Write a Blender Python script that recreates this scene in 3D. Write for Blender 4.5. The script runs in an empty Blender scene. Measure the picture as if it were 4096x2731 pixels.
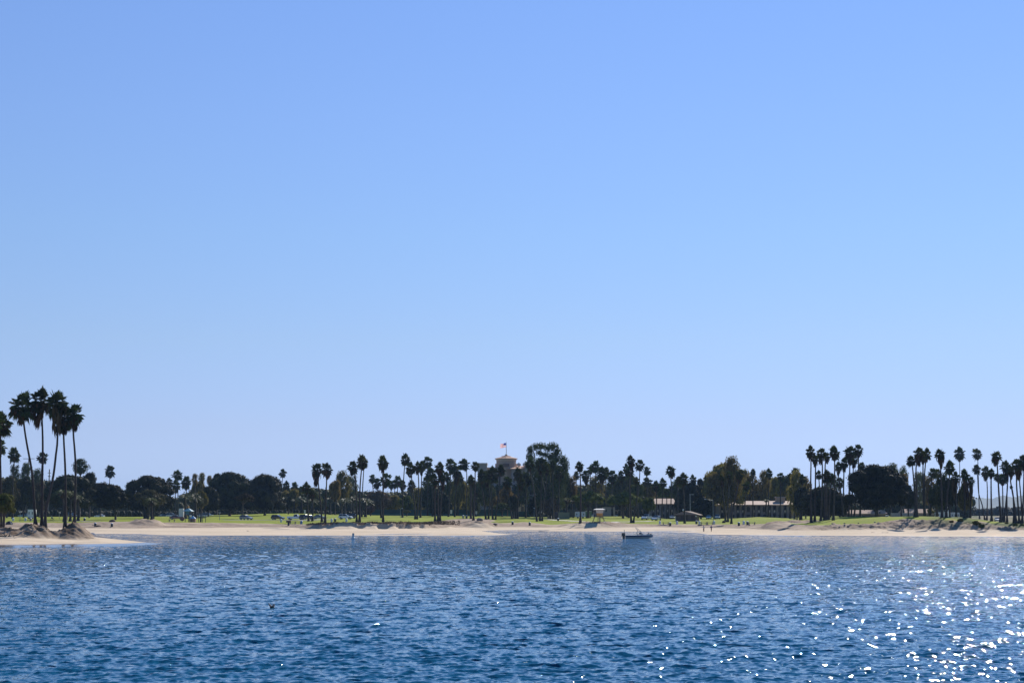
import bpy, bmesh, math, random
import numpy as np
from mathutils import Vector, Matrix, Quaternion
random.seed(7)
SC = bpy.context.scene
COL = SC.collection
R_ = math.radians
# ------------------------------------------------------------------ camera geometry (photo is 4096 x 2731)
F = 6258.0; CX = 2048.0; CY = 1365.5; HC = 6.0
TH = math.atan(674.5 / F); cs, sn = math.cos(TH), math.sin(TH)
def slope(py):
    q = (CY - py) / F
    return (sn + q * cs) / (cs - q * sn)
def zat(py, Y): return HC + Y * slope(py)
def yat(py, Z): return (Z - HC) / slope(py)
def xat(px, Y, Z): return (px - CX) / F * (Y * cs + (Z - HC) * sn)
def P(px, py, Y):
    Z = zat(py, Y); return Vector((xat(px, Y, Z), Y, Z))
def prow(Y, Z):
    d = Y * cs + (Z - HC) * sn; v = -Y * sn + (Z - HC) * cs
    return CY - F * v / d
def ppm(Y): return F / (Y * cs)            # photo pixels per metre at depth Y
REG = {'A': (0, 1500, 2.24), 'B': (600, 1700, 3.136), 'C': (1200, 1700, 3.136), 'D': (1800, 1700, 3.136),
       'E': (2400, 1700, 3.136), 'F': (3000, 1700, 3.136), 'G': (3500, 1700, 3.136), 'S': (0, 0, 1.0)}
def rc(r, x, y):
    a = REG[r]; return a[0] + x / a[2], a[1] + y / a[2]
# ------------------------------------------------------------------ noise
_rs = np.random.RandomState(3); _T = _rs.rand(256, 256)
def vn(x, y):
    x = np.asarray(x, float); y = np.asarray(y, float)
    xi = np.floor(x).astype(int); yi = np.floor(y).astype(int)
    fx = x - xi; fy = y - yi; fx = fx * fx * (3 - 2 * fx); fy = fy * fy * (3 - 2 * fy)
    a = _T[xi & 255, yi & 255]; b = _T[(xi + 1) & 255, yi & 255]; c = _T[xi & 255, (yi + 1) & 255]; d = _T[(xi + 1) & 255, (yi + 1) & 255]
    return (a * (1 - fx) + b * fx) * (1 - fy) + (c * (1 - fx) + d * fx) * fy
def fbm(x, y, o=3):
    s = 0; a = 1; t = 0
    for i in range(o):
        s = s + a * vn(x * 2 ** i + 17 * i, y * 2 ** i + 31 * i); t += a; a *= .5
    return s / t - .5
# ------------------------------------------------------------------ terrain
# x: water row, foot row, foot height, bank-top row, grass row, depth offset of grass, crest row, crest depth
TP = [(-700, 2134, 2108, 1.3, 2098, 2088, 24, 2066, 650), (0, 2134, 2108, 1.3, 2098, 2088, 24, 2066, 650),
(260, 2134, 2110, 1.2, 2100, 2091, 24, 2066, 650), (400, 2136, 2112, 1.1, 2099, 2086, 24, 2066, 650),
(560, 2136, 2112, 1.1, 2099, 2085, 24, 2066, 650), (640, 2141, 2111, 1.1, 2100, 2089, 24, 2065, 650),
(820, 2143, 2110, 1.05, 2100, 2090, 24, 2064, 650), (850, 2143, 2110, 1.05, 2100, 2090, 24, 2059, 670),
(1000, 2143, 2108, 1.0, 2100, 2092, 24, 2056, 690), (1150, 2143, 2108, 1.0, 2103, 2096, 24, 2050, 700),
(1225, 2143, 2112, .9, 2101, 2096, 22, 2052, 700), (1280, 2143, 2113, .9, 2096, 2090, 16, 2054, 700),
(1400, 2143, 2113, .9, 2094, 2089, 16, 2058, 700), (1560, 2143, 2113, .9, 2094, 2088, 16, 2060, 700),
(1700, 2143, 2112, .9, 2096, 2087, 16, 2061, 700), (1800, 2143, 2110, .9, 2099, 2080, 22, 2062, 690),
(1835, 2140, 2108, .9, 2101, 2079, 25, 2062, 690), (1900, 2126, 2107, .95, 2098, 2078, 25, 2063, 680), (1950, 2123, 2107, .95, 2100, 2088, 24, 2063, 670),
(2000, 2124, 2107, .95, 2100, 2092, 24, 2063, 660), (2100, 2124.5, 2107, .95, 2098, 2087, 24, 2066, 650),
(2200, 2125, 2108, .95, 2102, 2098, 20, 2070, 640), (2300, 2125, 2107, .95, 2100, 2092, 22, 2067, 640),
(2400, 2126, 2108, .95, 2100, 2090, 24, 2064, 640), (2500, 2126, 2108, 1.0, 2101, 2094, 24, 2064, 640),
(2600, 2126, 2108, 1.0, 2102, 2096, 22, 2067, 630), (2660, 2127, 2108, 1.0, 2102, 2096, 22, 2074, 610),
(2780, 2131, 2109, 1.0, 2103, 2096, 22, 2075, 600), (2830, 2139, 2110, 1.05, 2103, 2097, 22, 2074, 600),
(2920, 2140, 2111, 1.1, 2104, 2097, 22, 2073, 580), (3030, 2141, 2115, 1.1, 2106, 2096, 22, 2067, 560),
(3100, 2141, 2118, 1.1, 2106, 2091, 22, 2069, 540), (3150, 2142, 2119, 1.1, 2107, 2092, 20, 2073, 520),
(3190, 2142, 2120, 1.1, 2110, 2098, 16, 2079, 490), (3240, 2142, 2120, 1.1, 2110, 2101, 14, 2073, 470),
(3330, 2143, 2118, 1.15, 2108, 2101, 12, 2067, 455), (3440, 2143, 2117, 1.2, 2106, 2097, 11, 2065, 445),
(3550, 2144, 2116, 1.2, 2100, 2087, 10, 2066, 432), (3620, 2145, 2116, 1.2, 2095, 2076, 10, 2065, 425),
(3700, 2146, 2117, 1.2, 2096, 2079, 10, 2064, 420), (3800, 2146, 2117, 1.2, 2097, 2080, 10, 2066, 416),
(3870, 2146, 2118, 1.2, 2102, 2085, 11, 2069, 412), (3950, 2146.5, 2119, 1.2, 2108, 2095, 12, 2081, 405),
(4020, 2147, 2120, 1.2, 2112, 2104, 12, 2089, 402), (4096, 2147, 2120, 1.2, 2113, 2107, 12, 2092, 400), (4800, 2147, 2120, 1.2, 2113, 2107, 12, 2092, 400)]
kx = np.array([t[0] for t in TP], float)
kY, kZ = [], []
for t in TP:
    x, w, f, zf, s, g, a, b, yb = t
    Yw = yat(w, 0); Yf = yat(f, zf); Yg = Yf + a; Zg = zat(g, Yg)
    sc = 1250 <= x <= 1790
    Ys = Yf + (.7 if sc else a * .5); Zs = zat(s, Ys); Zb = zat(b, yb)
    Ym = .55 * Yg + .45 * yb; Zm = (Zg + Zb) / 2 + (.15 if yb < 500 else .0)
    ri = 1 if x >= 3860 else 0
    zb1 = 2.2 if ri else min(Zb - .5, 3.0)
    YY = [Yw - 60, Yw - 8, Yw, (Yw + Yf) / 2, Yf - .8, Yf, Ys, Yg, Ym, yb, yb + 30 + (30 if ri else 0), 900 if not ri else 760, 1300, 2400, 7000]
    ZZ = [-3, -.55, 0, zf * .42, zf * .92, zf, Zs, Zg, Zm, Zb, zb1, 3.0 if not ri else 2.0, 2.5 if not ri else 1.5, 3.5, 4]
    kY.append(YY); kZ.append(ZZ)
kY = np.array(kY); kZ = np.array(kZ)
def px_of_u(u): return CX + F * u / cs
def poly_world(pts): return [(xat(a, yat(b, 0), 0), yat(b, 0)) for a, b in pts]
SPIT = poly_world([(-900, 2188), (0, 2187), (200, 2186), (380, 2182), (560, 2178.5), (660, 2173.5), (590, 2166), (450, 2152), (393, 2141), (350, 2132), (-900, 2132)])
TIP = poly_world([(1700, 2143), (1900, 2142), (2000, 2140.5), (2062, 2138), (1990, 2131), (1925, 2123), (1850, 2115), (1700, 2115)])
def sdist(X, Y, poly):
    d = np.full(X.shape, 1e9); ins = np.zeros(X.shape, bool); n = len(poly)
    for i in range(n):
        ax, ay = poly[i]; bx, by = poly[(i + 1) % n]
        ex, ey = bx - ax, by - ay; wx, wy = X - ax, Y - ay
        t = np.clip((wx * ex + wy * ey) / (ex * ex + ey * ey), 0, 1)
        d = np.minimum(d, np.hypot(wx - ex * t, wy - ey * t))
        c = ((ay > Y) != (by > Y)) & (X < (bx - ax) * (Y - ay) / (by - ay + 1e-12) + ax)
        ins ^= c
    return np.where(ins, d, -d)
# bumps: region, left, right, top row, depth, depth radius, roughness kind
BUMPS = [('S', 20, 262, 2098, 293, 9.5, 1), ('S', 205, 392, 2096.0, 294, 9.5, 1),
         ('S', -90, 130, 2119, 292, 8, 1),
         ('S', 515, 665, 2077, 452, 10, 2), ('S', 2225, 2560, 2087.5, 478, 11, 2), ('S', 1850, 1990, 2082.5, 484, 11, 2),
         ('S', 3040, 3168, 2086.5, 418, 13, 2), ('S', 3120, 3235, 2085, 424, 10, 2), ('S', 3175, 3290, 2085.5, 432, 8, 2),
         ('S', 1580, 1650, 2087, 450, 3.0, 2)]
def base_z(u, Y):
    """u, Y arrays of the same shape -> height, zone index values"""
    px = np.clip(px_of_u(u), kx[0], kx[-1])
    z = np.zeros(u.shape); n = kY.shape[1]
    KY = [np.interp(px, kx, kY[:, j]) for j in range(n)]; KZ = [np.interp(px, kx, kZ[:, j]) for j in range(n)]
    z = np.where(Y <= KY[0], -3.0, z)
    for j in range(n - 1):
        m = (Y > KY[j]) & (Y <= KY[j + 1]); t = (Y - KY[j]) / (KY[j + 1] - KY[j])
        z = np.where(m, KZ[j] * (1 - t) + KZ[j + 1] * t, z)
    z = np.where(Y > KY[-1], KZ[-1], z)
    X = u * Y
    # scarp slumps
    sc = np.clip((px - 1230) / 30, 0, 1) * np.clip((1825 - px) / 40, 0, 1)
    kk = (Y - KY[5]) / 3.0
    n1 = vn(X * .33, X * 0 + 3.3); n2 = vn(X * 1.1, X * 0 + 9.1)
    slump = np.clip((n1 - .5) * 5, 0, 1) * .9 + .25 * (n2 - .5)
    z = z + sc * np.where((kk > -1.6) & (kk < .35), slump * np.clip(1 - abs(kk + .35) / 1.2, 0, 1) * .85, 0)
    z = z - sc * np.where((kk > .1) & (kk < 1.0), .35 * (n2 > .62), 0)
    sd = sdist(X, Y, SPIT)
    zs = np.where(sd < 0, sd * .08, np.where(sd < 3, sd * .07, np.where(sd < 9, .21 + (sd - 3) * .006, .246 + (sd - 9) * .062)))
    zs = np.where((px > 300) & (sd > 0), zs * np.clip((400 - px) / 100, 0, 1) + np.minimum(sd * .075, .75) * np.clip((px - 300) / 100, 0, 1), zs)
    lim = 1.5 + np.clip((Y - 300) / 60, 0, 1) * .3
    zs = np.minimum(zs, lim)
    z = np.maximum(z, np.maximum(zs, -3))
    st = sdist(X, Y, TIP); z = np.maximum(z, np.clip(st * .07, -3, .45))
    rough = np.zeros(u.shape)
    for (r, l, rr, top, Yc, rad, kind) in BUMPS:
        c = (l + rr) / 2; hw = (rr - l) / 2
        zt = zat(top, Yc); dx = (px - c) / hw; dy = (Y - Yc) / rad
        q = dx * dx + dy * dy
        prof = np.clip(1 - q, 0, 1) ** 1.05 if kind == 2 else np.clip(1 - q ** .62, 0, 1)
        zb = z + (zt - z) * prof
        z = np.where(q < 1, np.maximum(z, zb), z); rough = np.maximum(rough, np.where(q < 1.1, (1.1 - q).clip(0, 1) * (1.75 if kind == 1 else 1.2), 0))
    bank = np.clip((px - 3200) / 80, 0, 1) * np.clip((Y - KY[5] + 2) / 3, 0, 1) * np.clip((KY[7] + 1 - Y) / 3, 0, 1)
    rough = np.maximum(rough, bank * .9)
    upper = np.clip((Y - KY[5]) / 3, 0, 1) * np.clip((KY[7] - Y) / 3, 0, 1)
    rough = np.maximum(rough, upper * .35)
    grad = (fbm(X * .55 + Y * .35, Y * .25, 3) * .8 + np.abs(vn(X * 1.3 + Y * 1.1, Y * .35) - .5) * -1.2 + .3)
    z = z + rough * grad * .75
    gm_ = np.clip((rough - .5) / 1.2, 0, 1); gp = (X + .9 * (Y - 290)); z = z + gm_ * (.22 - 1.3 * np.abs(vn(gp * 1.15, Y * .22) - .5)) * .75 + gm_ * (vn(gp * 3.1, Y * .7) - .5) * .4
    z = z + bank * (fbm(X * .5 - Y * .4, Y * .5, 3) * 1.6)
    dry = np.clip((z - .3) / .6, 0, 1)
    z = z + dry * fbm(X * .12, Y * .12, 3) * .12 + dry * fbm(X * .9, Y * .9, 2) * .05
    # zones
    ge = KY[7] + fbm(X * .25, Y * .1, 3) * 9
    grass = np.clip((Y - ge) / 2.5, 0, 1)
    hole = np.clip(1 - ((px - 1880) / 110) ** 2 - ((prow(Y, z) - 2082) / 9) ** 2, 0, 1)
    grass = grass * (1 - np.clip(hole * 3, 0, 1))
    for (r, l, rr, top, Yc, rad, kind) in BUMPS:
        q = ((px - (l + rr) / 2) / ((rr - l) / 2)) ** 2 + ((Y - Yc) / rad) ** 2
        grass = np.where(q < .9, grass * np.clip((q - .75) * 5, 0, 1), grass)
    left = (sd > 0) & (Y < 330)
    grass = np.where(left, 0, grass)
    far_r = (px > 3858) & (Y > 432); grass = np.where(far_r, 0, grass)
    wet = np.clip((.27 - z) / .05, 0, 1) * (sd > -1) + (sd <= -1) * np.clip((.07 - z) / .03, 0, 1)
    pond = np.clip(1 - ((px - 1610) / 150) ** 2 - ((prow(Y, z) - 2135.3 + 0.8*np.sin(px*.02)) / 1.6) ** 2, 0, 1)
    pond = pond + np.clip(1 - ((px - 2080) / 130) ** 2 - ((prow(Y, z) - 2120.4) / 1.5) ** 2, 0, 1) + np.clip(1 - ((px - 2690) / 110) ** 2 - ((prow(Y, z) - 2122.5) / 1.6) ** 2, 0, 1)
    wet = np.clip(wet + pond * 1.6, 0, 1)
    dirt = np.clip((Y - KY[5] + .5) / 1.5, 0, 1) * (1 - grass) * (.55 + .9 * vn(X * .15, Y * .15)) * (~left)
    dirt = np.maximum(dirt, np.where(left, np.clip(rough * 1.3, 0, 1) * .95, 0)); dirt = np.where(far_r, .9, dirt)
    dryg = sc * np.clip((Y - KY[6]) / 1, 0, 1) * np.clip((KY[7] + 3 - Y) / 3, 0, 1)
    dryg = np.maximum(dryg, np.where(left, np.clip(rough * 1.1, 0, 1) * np.clip((vn((X + .9 * (Y - 290)) * 1.3, Y * .35) - .32) * 4, 0, .9) * (.45 + .55 * (px < 300)), 0))
    bankveg = np.clip((px - 3640) / 160, 0, 1) * np.clip((Y - KY[5] - 2) / 4, 0, 1) * np.clip(vn(X * .3, Y * .3) * 2 - .3, 0, 1)
    return z, grass, wet, np.clip(dirt, 0, 1), dryg, bankveg
def gz(X, Y):
    z = base_z(np.array([X / Y]), np.array([float(Y)]))[0]
    return float(z[0])
_hc = {}
def hit(px, py, ymin=240):
    """first ground point seen at this photo pixel"""
    u = (px - CX) * cs / F
    Ys = np.arange(ymin, 1200, .5); z = base_z(np.full(Ys.shape, u), Ys)[0]
    pr = prow(Ys, z); ok = np.where((pr <= py) & (z > -.02))[0]
    i = ok[0] if len(ok) else len(Ys) - 1
    return Vector((xat(px, Ys[i], z[i]), Ys[i], z[i]))
# ------------------------------------------------------------------ materials
def nm(name):
    m = bpy.data.materials.new(name); m.use_nodes = True
    nt = m.node_tree; b = nt.nodes['Principled BSDF']; return m, nt, b
def mat(name, col, rough=.6, var=.25, scale=3.0, metal=0, spec=.5, col2=None, bump=0, rnd=0):
    m, nt, b = nm(name); N = nt.nodes; L = nt.links
    tc = N.new('ShaderNodeTexCoord'); no = N.new('ShaderNodeTexNoise'); no.inputs['Scale'].default_value = scale; no.inputs['Detail'].default_value = 4
    L.new(tc.outputs['Object'], no.inputs['Vector'])
    mx = N.new('ShaderNodeMix'); mx.data_type = 'RGBA'
    c2 = col2 or tuple(c * (1 - var) for c in col)
    mx.inputs['A'].default_value = (*col, 1); mx.inputs['B'].default_value = (*c2, 1)
    rp = N.new('ShaderNodeValToRGB'); rp.color_ramp.elements[0].position = .35; rp.color_ramp.elements[1].position = .65
    L.new(no.outputs['Fac'], rp.inputs['Fac']); L.new(rp.outputs['Color'], mx.inputs['Factor'])
    out = mx.outputs['Result']
    if rnd:
        oi = N.new('ShaderNodeObjectInfo'); hs = N.new('ShaderNodeHueSaturation')
        ma = N.new('ShaderNodeMapRange'); ma.inputs['To Min'].default_value = 1 - rnd; ma.inputs['To Max'].default_value = 1 + rnd
        L.new(oi.outputs['Random'], ma.inputs['Value']); L.new(ma.outputs['Result'], hs.inputs['Value'])
        mh = N.new('ShaderNodeMapRange'); mh.inputs['To Min'].default_value = .5 - rnd * .08; mh.inputs['To Max'].default_value = .5 + rnd * .08
        mu = N.new('ShaderNodeMath'); mu.operation = 'FRACT'; mm = N.new('ShaderNodeMath'); mm.operation = 'MULTIPLY'; mm.inputs[1].default_value = 7.31
        L.new(oi.outputs['Random'], mm.inputs[0]); L.new(mm.outputs[0], mu.inputs[0]); L.new(mu.outputs[0], mh.inputs['Value']); L.new(mh.outputs['Result'], hs.inputs['Hue'])
        L.new(out, hs.inputs['Color']); out = hs.outputs['Color']
    L.new(out, b.inputs['Base Color'])
    b.inputs['Roughness'].default_value = rough; b.inputs['Metallic'].default_value = metal
    b.inputs['Specular IOR Level'].default_value = spec
    if bump:
        bp = N.new('ShaderNodeBump'); bp.inputs['Strength'].default_value = bump; bp.inputs['Distance'].default_value = .05
        L.new(no.outputs['Fac'], bp.inputs['Height']); L.new(bp.outputs['Normal'], b.inputs['Normal'])
    return m
def leafmat(name, c1, c2, rnd=.3, rough=.7, tr=.25, scale=5, spec=.12):
    m = mat(name, c1, rough, col2=c2, scale=scale, rnd=rnd, spec=spec)
    nt = m.node_tree; N = nt.nodes; L = nt.links; b = N['Principled BSDF']; out = N['Material Output']
    t = N.new('ShaderNodeBsdfTranslucent'); ms = N.new('ShaderNodeMixShader'); ms.inputs[0].default_value = tr
    src = b.inputs['Base Color'].links[0].from_socket
    L.new(src, t.inputs['Color']); L.new(b.outputs[0], ms.inputs[1]); L.new(t.outputs[0], ms.inputs[2]); L.new(ms.outputs[0], out.inputs['Surface'])
    return m
# ------------------------------------------------------------------ object helpers
def link(name, mesh, m=None, parent=None, smooth=False):
    o = bpy.data.objects.new(name, mesh); COL.objects.link(o)
    if m is not None and not mesh.materials: mesh.materials.append(m)
    if parent is not None: o.parent = parent
    if smooth:
        mesh.polygons.foreach_set('use_smooth', [True] * len(mesh.polygons))
    return o
def tag(o, label, cat, group=None):
    o['label'] = label; o['category'] = cat
    if group: o['group'] = group
    return o
def thing(name, label, cat, loc, rz=0, group=None):
    o = bpy.data.objects.new(name, None); COL.objects.link(o); o.empty_display_size = .3
    o.location = loc; o.rotation_euler = (0, 0, rz); return tag(o, label, cat, group)
class MB:
    def __init__(s): s.v = []; s.f = []; s.m = []
    def add(s, vs, fs, mi=0):
        n = len(s.v); s.v += [tuple(v) for v in vs]; s.f += [tuple(i + n for i in f) for f in fs]; s.m += [mi] * len(fs); return s
    def box(s, x0, x1, y0, y1, z0, z1, mi=0, tx=0, ty=0):
        v = [(x0, y0, z0), (x1, y0, z0), (x1, y1, z0), (x0, y1, z0), (x0 + tx, y0 + ty, z1), (x1 - tx, y0 + ty, z1), (x1 - tx, y1 - ty, z1), (x0 + tx, y1 - ty, z1)]
        return s.add(v, [(3, 2, 1, 0), (4, 5, 6, 7), (0, 1, 5, 4), (1, 2, 6, 5), (2, 3, 7, 6), (3, 0, 4, 7)], mi)
    def tube(s, pts, rad, n=6, mi=0, cap=True):
        pts = [Vector(p) for p in pts]; k = len(pts)
        rad = rad if isinstance(rad, (list, tuple)) else [rad] * k
        vs = []; fs = []
        for i, p in enumerate(pts):
            d = (pts[min(i + 1, k - 1)] - pts[max(i - 1, 0)]).normalized()
            a = Vector((1, 0, 0)) if abs(d.x) < .8 else Vector((0, 1, 0))
            e1 = d.cross(a).normalized(); e2 = d.cross(e1)
            for j in range(n):
                t = 2 * math.pi * j / n; vs.append(p + (e1 * math.cos(t) + e2 * math.sin(t)) * rad[i])
        for i in range(k - 1):
            for j in range(n):
                fs.append((i * n + j, i * n + (j + 1) % n, (i + 1) * n + (j + 1) % n, (i + 1) * n + j))
        if cap: fs.append(tuple(range(n))); fs.append(tuple((k - 1) * n + j for j in reversed(range(n))))
        return s.add(vs, fs, mi)
    def lathe(s, prof, n=12, c=(0, 0, 0), mi=0):
        vs = []; fs = []; k = len(prof)
        for r, z in prof:
            for j in range(n):
                t = 2 * math.pi * j / n; vs.append((c[0] + r * math.cos(t), c[1] + r * math.sin(t), c[2] + z))
        for i in range(k - 1):
            for j in range(n): fs.append((i * n + j, i * n + (j + 1) % n, (i + 1) * n + (j + 1) % n, (i + 1) * n + j))
        fs.append(tuple(reversed(range(n)))); fs.append(tuple((k - 1) * n + j for j in range(n)))
        return s.add(vs, fs, mi)
    def prism(s, pts, y0, y1, mi=0, ins=0):
        """polygon in xz extruded along y; ins insets the far ends a little"""
        n = len(pts); vs = [(x, y0, z) for x, z in pts] + [(x, y1, z) for x, z in pts]
        fs = [tuple(range(n)), tuple(reversed(range(n, 2 * n)))] + [(i + n, (i + 1) % n + n, (i + 1) % n, i) for i in range(n)]
        return s.add(vs, fs, mi)
    def ball(s, c, r, n=10, mi=0, sz=1):
        prof = [(max(1e-3, r * math.sin(math.pi * i / 6)), -r * sz * math.cos(math.pi * i / 6)) for i in range(7)]
        return s.lathe(prof, n, c, mi)
    def mesh(s, name):
        me = bpy.data.meshes.new(name); me.from_pydata(s.v, [], s.f); me.polygons.foreach_set('material_index', s.m); me.update(); return me
    def obj(s, name, m, parent=None, smooth=False, bevel=0):
        me = s.mesh(name)
        ms = m if isinstance(m, (list, tuple)) else [m]
        for q in ms: me.materials.append(q)
        if bevel:
            bm = bmesh.new(); bm.from_mesh(me); bmesh.ops.recalc_face_normals(bm, faces=bm.faces)
            bmesh.ops.bevel(bm, geom=bm.edges[:], offset=bevel, segments=2, affect='EDGES', clamp_overlap=True); bm.to_mesh(me); bm.free()
        o = bpy.data.objects.new(name, me); COL.objects.link(o)
        if parent is not None: o.parent = parent
        if smooth: me.polygons.foreach_set('use_smooth', [True] * len(me.polygons))
        return o
def fastmesh(name, V, quads, tris=None):
    me = bpy.data.meshes.new(name); V = np.asarray(V, np.float32)
    me.vertices.add(len(V)); me.vertices.foreach_set('co', V.ravel())
    q = np.asarray(quads, np.int32); k = q.shape[1]
    me.loops.add(q.size); me.loops.foreach_set('vertex_index', q.ravel())
    me.polygons.add(len(q)); me.polygons.foreach_set('loop_start', np.arange(0, q.size, k, dtype=np.int32))
    me.update(calc_edges=True); return me
# look parameters
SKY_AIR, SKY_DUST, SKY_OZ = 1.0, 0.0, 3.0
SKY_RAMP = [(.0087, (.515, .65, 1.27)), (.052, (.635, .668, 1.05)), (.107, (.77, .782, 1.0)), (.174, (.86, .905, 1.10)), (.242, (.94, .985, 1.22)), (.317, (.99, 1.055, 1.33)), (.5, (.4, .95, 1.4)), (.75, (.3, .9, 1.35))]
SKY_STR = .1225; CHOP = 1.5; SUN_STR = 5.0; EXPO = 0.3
HAZE = .00005
SAND, SAND2, SAND3 = (.62, .495, .36), (.53, .42, .30), (.44, .345, .24)
DIRT, DIRT2, DIRT3 = (.35, .265, .195), (.24, .178, .13), (.14, .10, .075)
GRASS, GRASS2, GRASS3 = (.225, .265, .017), (.15, .185, .013), (.26, .225, .045)
WATER = (.005, .066, .125); WROUGH = .042; WAVE = 1.16; WB1, WB2 = .06, .22
# ================================================================== SETTING
SUN_AZ, SUN_EL = R_(26), R_(36)
def setting():
    # ---- camera
    cam = bpy.data.cameras.new('camera'); co = bpy.data.objects.new('camera', cam); COL.objects.link(co)
    cam.sensor_width = 36; cam.lens = F / 4096 * 36; cam.clip_end = 20000; cam.clip_start = .5
    co.location = (0, 0, HC); co.rotation_euler = (math.pi / 2 + TH, 0, 0); SC.camera = co
    # ---- light
    w = bpy.data.worlds.new('World'); SC.world = w; w.use_nodes = True; nt = w.node_tree
    sky = nt.nodes.new('ShaderNodeTexSky'); sky.sky_type = 'NISHITA'; sky.sun_disc = False
    sky.sun_elevation = SUN_EL; sky.sun_rotation = SUN_AZ; sky.air_density = SKY_AIR; sky.dust_density = SKY_DUST; sky.ozone_density = SKY_OZ; sky.altitude = 0
    # sky colour: the Nishita sky tuned by elevation to the photograph's clear coastal blue in view; stops above the frame tinted to blue the water's reflections
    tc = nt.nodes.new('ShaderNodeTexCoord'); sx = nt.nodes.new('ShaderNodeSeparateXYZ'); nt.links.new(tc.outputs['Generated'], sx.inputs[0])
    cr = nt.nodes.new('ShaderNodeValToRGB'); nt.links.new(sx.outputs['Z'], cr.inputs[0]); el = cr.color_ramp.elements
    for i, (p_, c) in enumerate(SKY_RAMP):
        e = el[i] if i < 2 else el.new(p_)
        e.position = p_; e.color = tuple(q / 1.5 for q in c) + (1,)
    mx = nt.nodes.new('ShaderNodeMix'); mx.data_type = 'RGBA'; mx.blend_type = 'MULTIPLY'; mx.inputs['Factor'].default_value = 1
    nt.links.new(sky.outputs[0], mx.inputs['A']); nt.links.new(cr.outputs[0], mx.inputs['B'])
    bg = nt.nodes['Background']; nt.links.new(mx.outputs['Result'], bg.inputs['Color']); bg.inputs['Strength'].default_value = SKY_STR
    sl = bpy.data.lights.new('sun', 'SUN'); sl.energy = SUN_STR; sl.angle = R_(.53); sl.color = (1, .95, .87)
    so = bpy.data.objects.new('sun', sl); COL.objects.link(so)
    s = Vector((math.sin(SUN_AZ) * math.cos(SUN_EL), math.cos(SUN_AZ) * math.cos(SUN_EL), math.sin(SUN_EL)))
    so.rotation_euler = s.to_track_quat('Z', 'Y').to_euler(); so.location = (60, 100, 90)
    SC.view_settings.view_transform = 'Standard'; SC.view_settings.look = 'None'; SC.view_settings.exposure = EXPO; SC.view_settings.gamma = 1
    # ---- ground
    pxs = np.concatenate([np.linspace(-9000, -620, 40), np.arange(-600, 4700, 4.5), np.linspace(4720, 13000, 40)])
    us = (pxs - CX) * cs / F
    Ys = np.concatenate([np.arange(246, 300, .45), np.arange(300, 345, 1.2), np.arange(345, 480, .5), np.arange(480, 720, 2.5), np.arange(720, 1000, 20), np.geomspace(1000, 7000, 30)])
    U, YY = np.meshgrid(us, Ys); z, gr, wet, dirt, dryg, bveg = base_z(U, YY)
    X = U * YY; V = np.stack([X, YY, z], -1).reshape(-1, 3)
    nr, nc = U.shape; idx = np.arange(nr * nc).reshape(nr, nc)
    q = np.stack([idx[:-1, :-1], idx[:-1, 1:], idx[1:, 1:], idx[1:, :-1]], -1).reshape(-1, 4)
    g = np.maximum(gr, 0).ravel(); gq = g[q].mean(1) > .5; zq = z.ravel()[q].max(1)
    keep = zq > -1.6
    gm = ground_mat()
    for nme, m in (('lawn', gq & keep), ('beach', ~gq & keep)):
        qq = q[m]; used = np.unique(qq); mp = np.zeros(nr * nc, np.int32); mp[used] = np.arange(len(used))
        me = fastmesh(nme, V[used], mp[qq]); me.polygons.foreach_set('use_smooth', [True] * len(me.polygons))
        for an, arr in (('zone', np.stack([g, wet.ravel(), dirt.ravel(), np.ones(g.shape)], -1)), ('veg', np.stack([dryg.ravel(), bveg.ravel(), 0 * g, np.ones(g.shape)], -1))):
            a = me.color_attributes.new(an, 'FLOAT_COLOR', 'POINT'); a.data.foreach_set('color', arr[used].astype(np.float32).ravel())
        o = link(nme, me, gm); o['kind'] = 'structure'
    # ---- water
    pxs = np.concatenate([np.linspace(-9000, -350, 60), np.arange(-340, 4440, 3.4), np.linspace(4450, 13000, 60)])
    us = (pxs - CX) * cs / F
    rows = np.arange(2740, 2118, -.85); Yn = np.array([yat(r, 0) for r in rows]); Yn = Yn[Yn < 470]
    Ys = np.concatenate([[4, 8, 14, 20, 26, 32, 37, 42, 46, 49, 51.5], Yn[Yn > 53], [480, 520]])
    U, YY = np.meshgrid(us, Ys); X = U * YY
    rs = np.random.RandomState(11); Z = np.zeros(U.shape); LOST = np.zeros(U.shape); DX = np.zeros(U.shape); DY = np.zeros(U.shape)
    wind = R_(-70); N = 72
    cell = np.maximum(YY / F * 3.4, 1e-3); dYc = np.gradient(Ys)[:, None] * np.ones(U.shape)
    lams = np.geomspace(.2, 5.0, N) * (1 + .1 * rs.randn(N))
    gust = 1 + .45 * 2 * fbm(X * .03, YY * .02, 3)
    for i in range(N):
        lam = lams[i]; k = 2 * math.pi / lam; th = wind + rs.randn() * (.62 + .25 * (lam < 1))
        kx_, ky_ = k * math.cos(th), k * math.sin(th); ph = rs.rand() * 6.28
        st = .042 * (1.12 if lam < .7 else 1.12 * (.7 / lam) ** .95) * (1.0 if lam > .35 else .75)     # slope of this component
        # fade components the grid cannot carry
        sy = abs(ky_) * dYc; sx = abs(kx_) * cell; fade = np.clip(1.6 - np.maximum(sx, sy) / 1.9, 0, 1)
        LOST += (st * gust) ** 2 * .5 * (1 - fade ** 2); A = st / k * WAVE * fade * gust; a = kx_ * X + ky_ * YY + ph
        Z += A * np.cos(a); s_ = A * np.sin(a) * .85; DX -= s_ * math.cos(th); DY -= s_ * math.sin(th)
    fl = np.clip((Ys - 40) / 12, 0, 1)[:, None]
    V = np.stack([X + DX * fl, YY + DY * fl, Z * fl], -1).reshape(-1, 3)
    nr, nc = U.shape; idx = np.arange(nr * nc).reshape(nr, nc)
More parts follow.
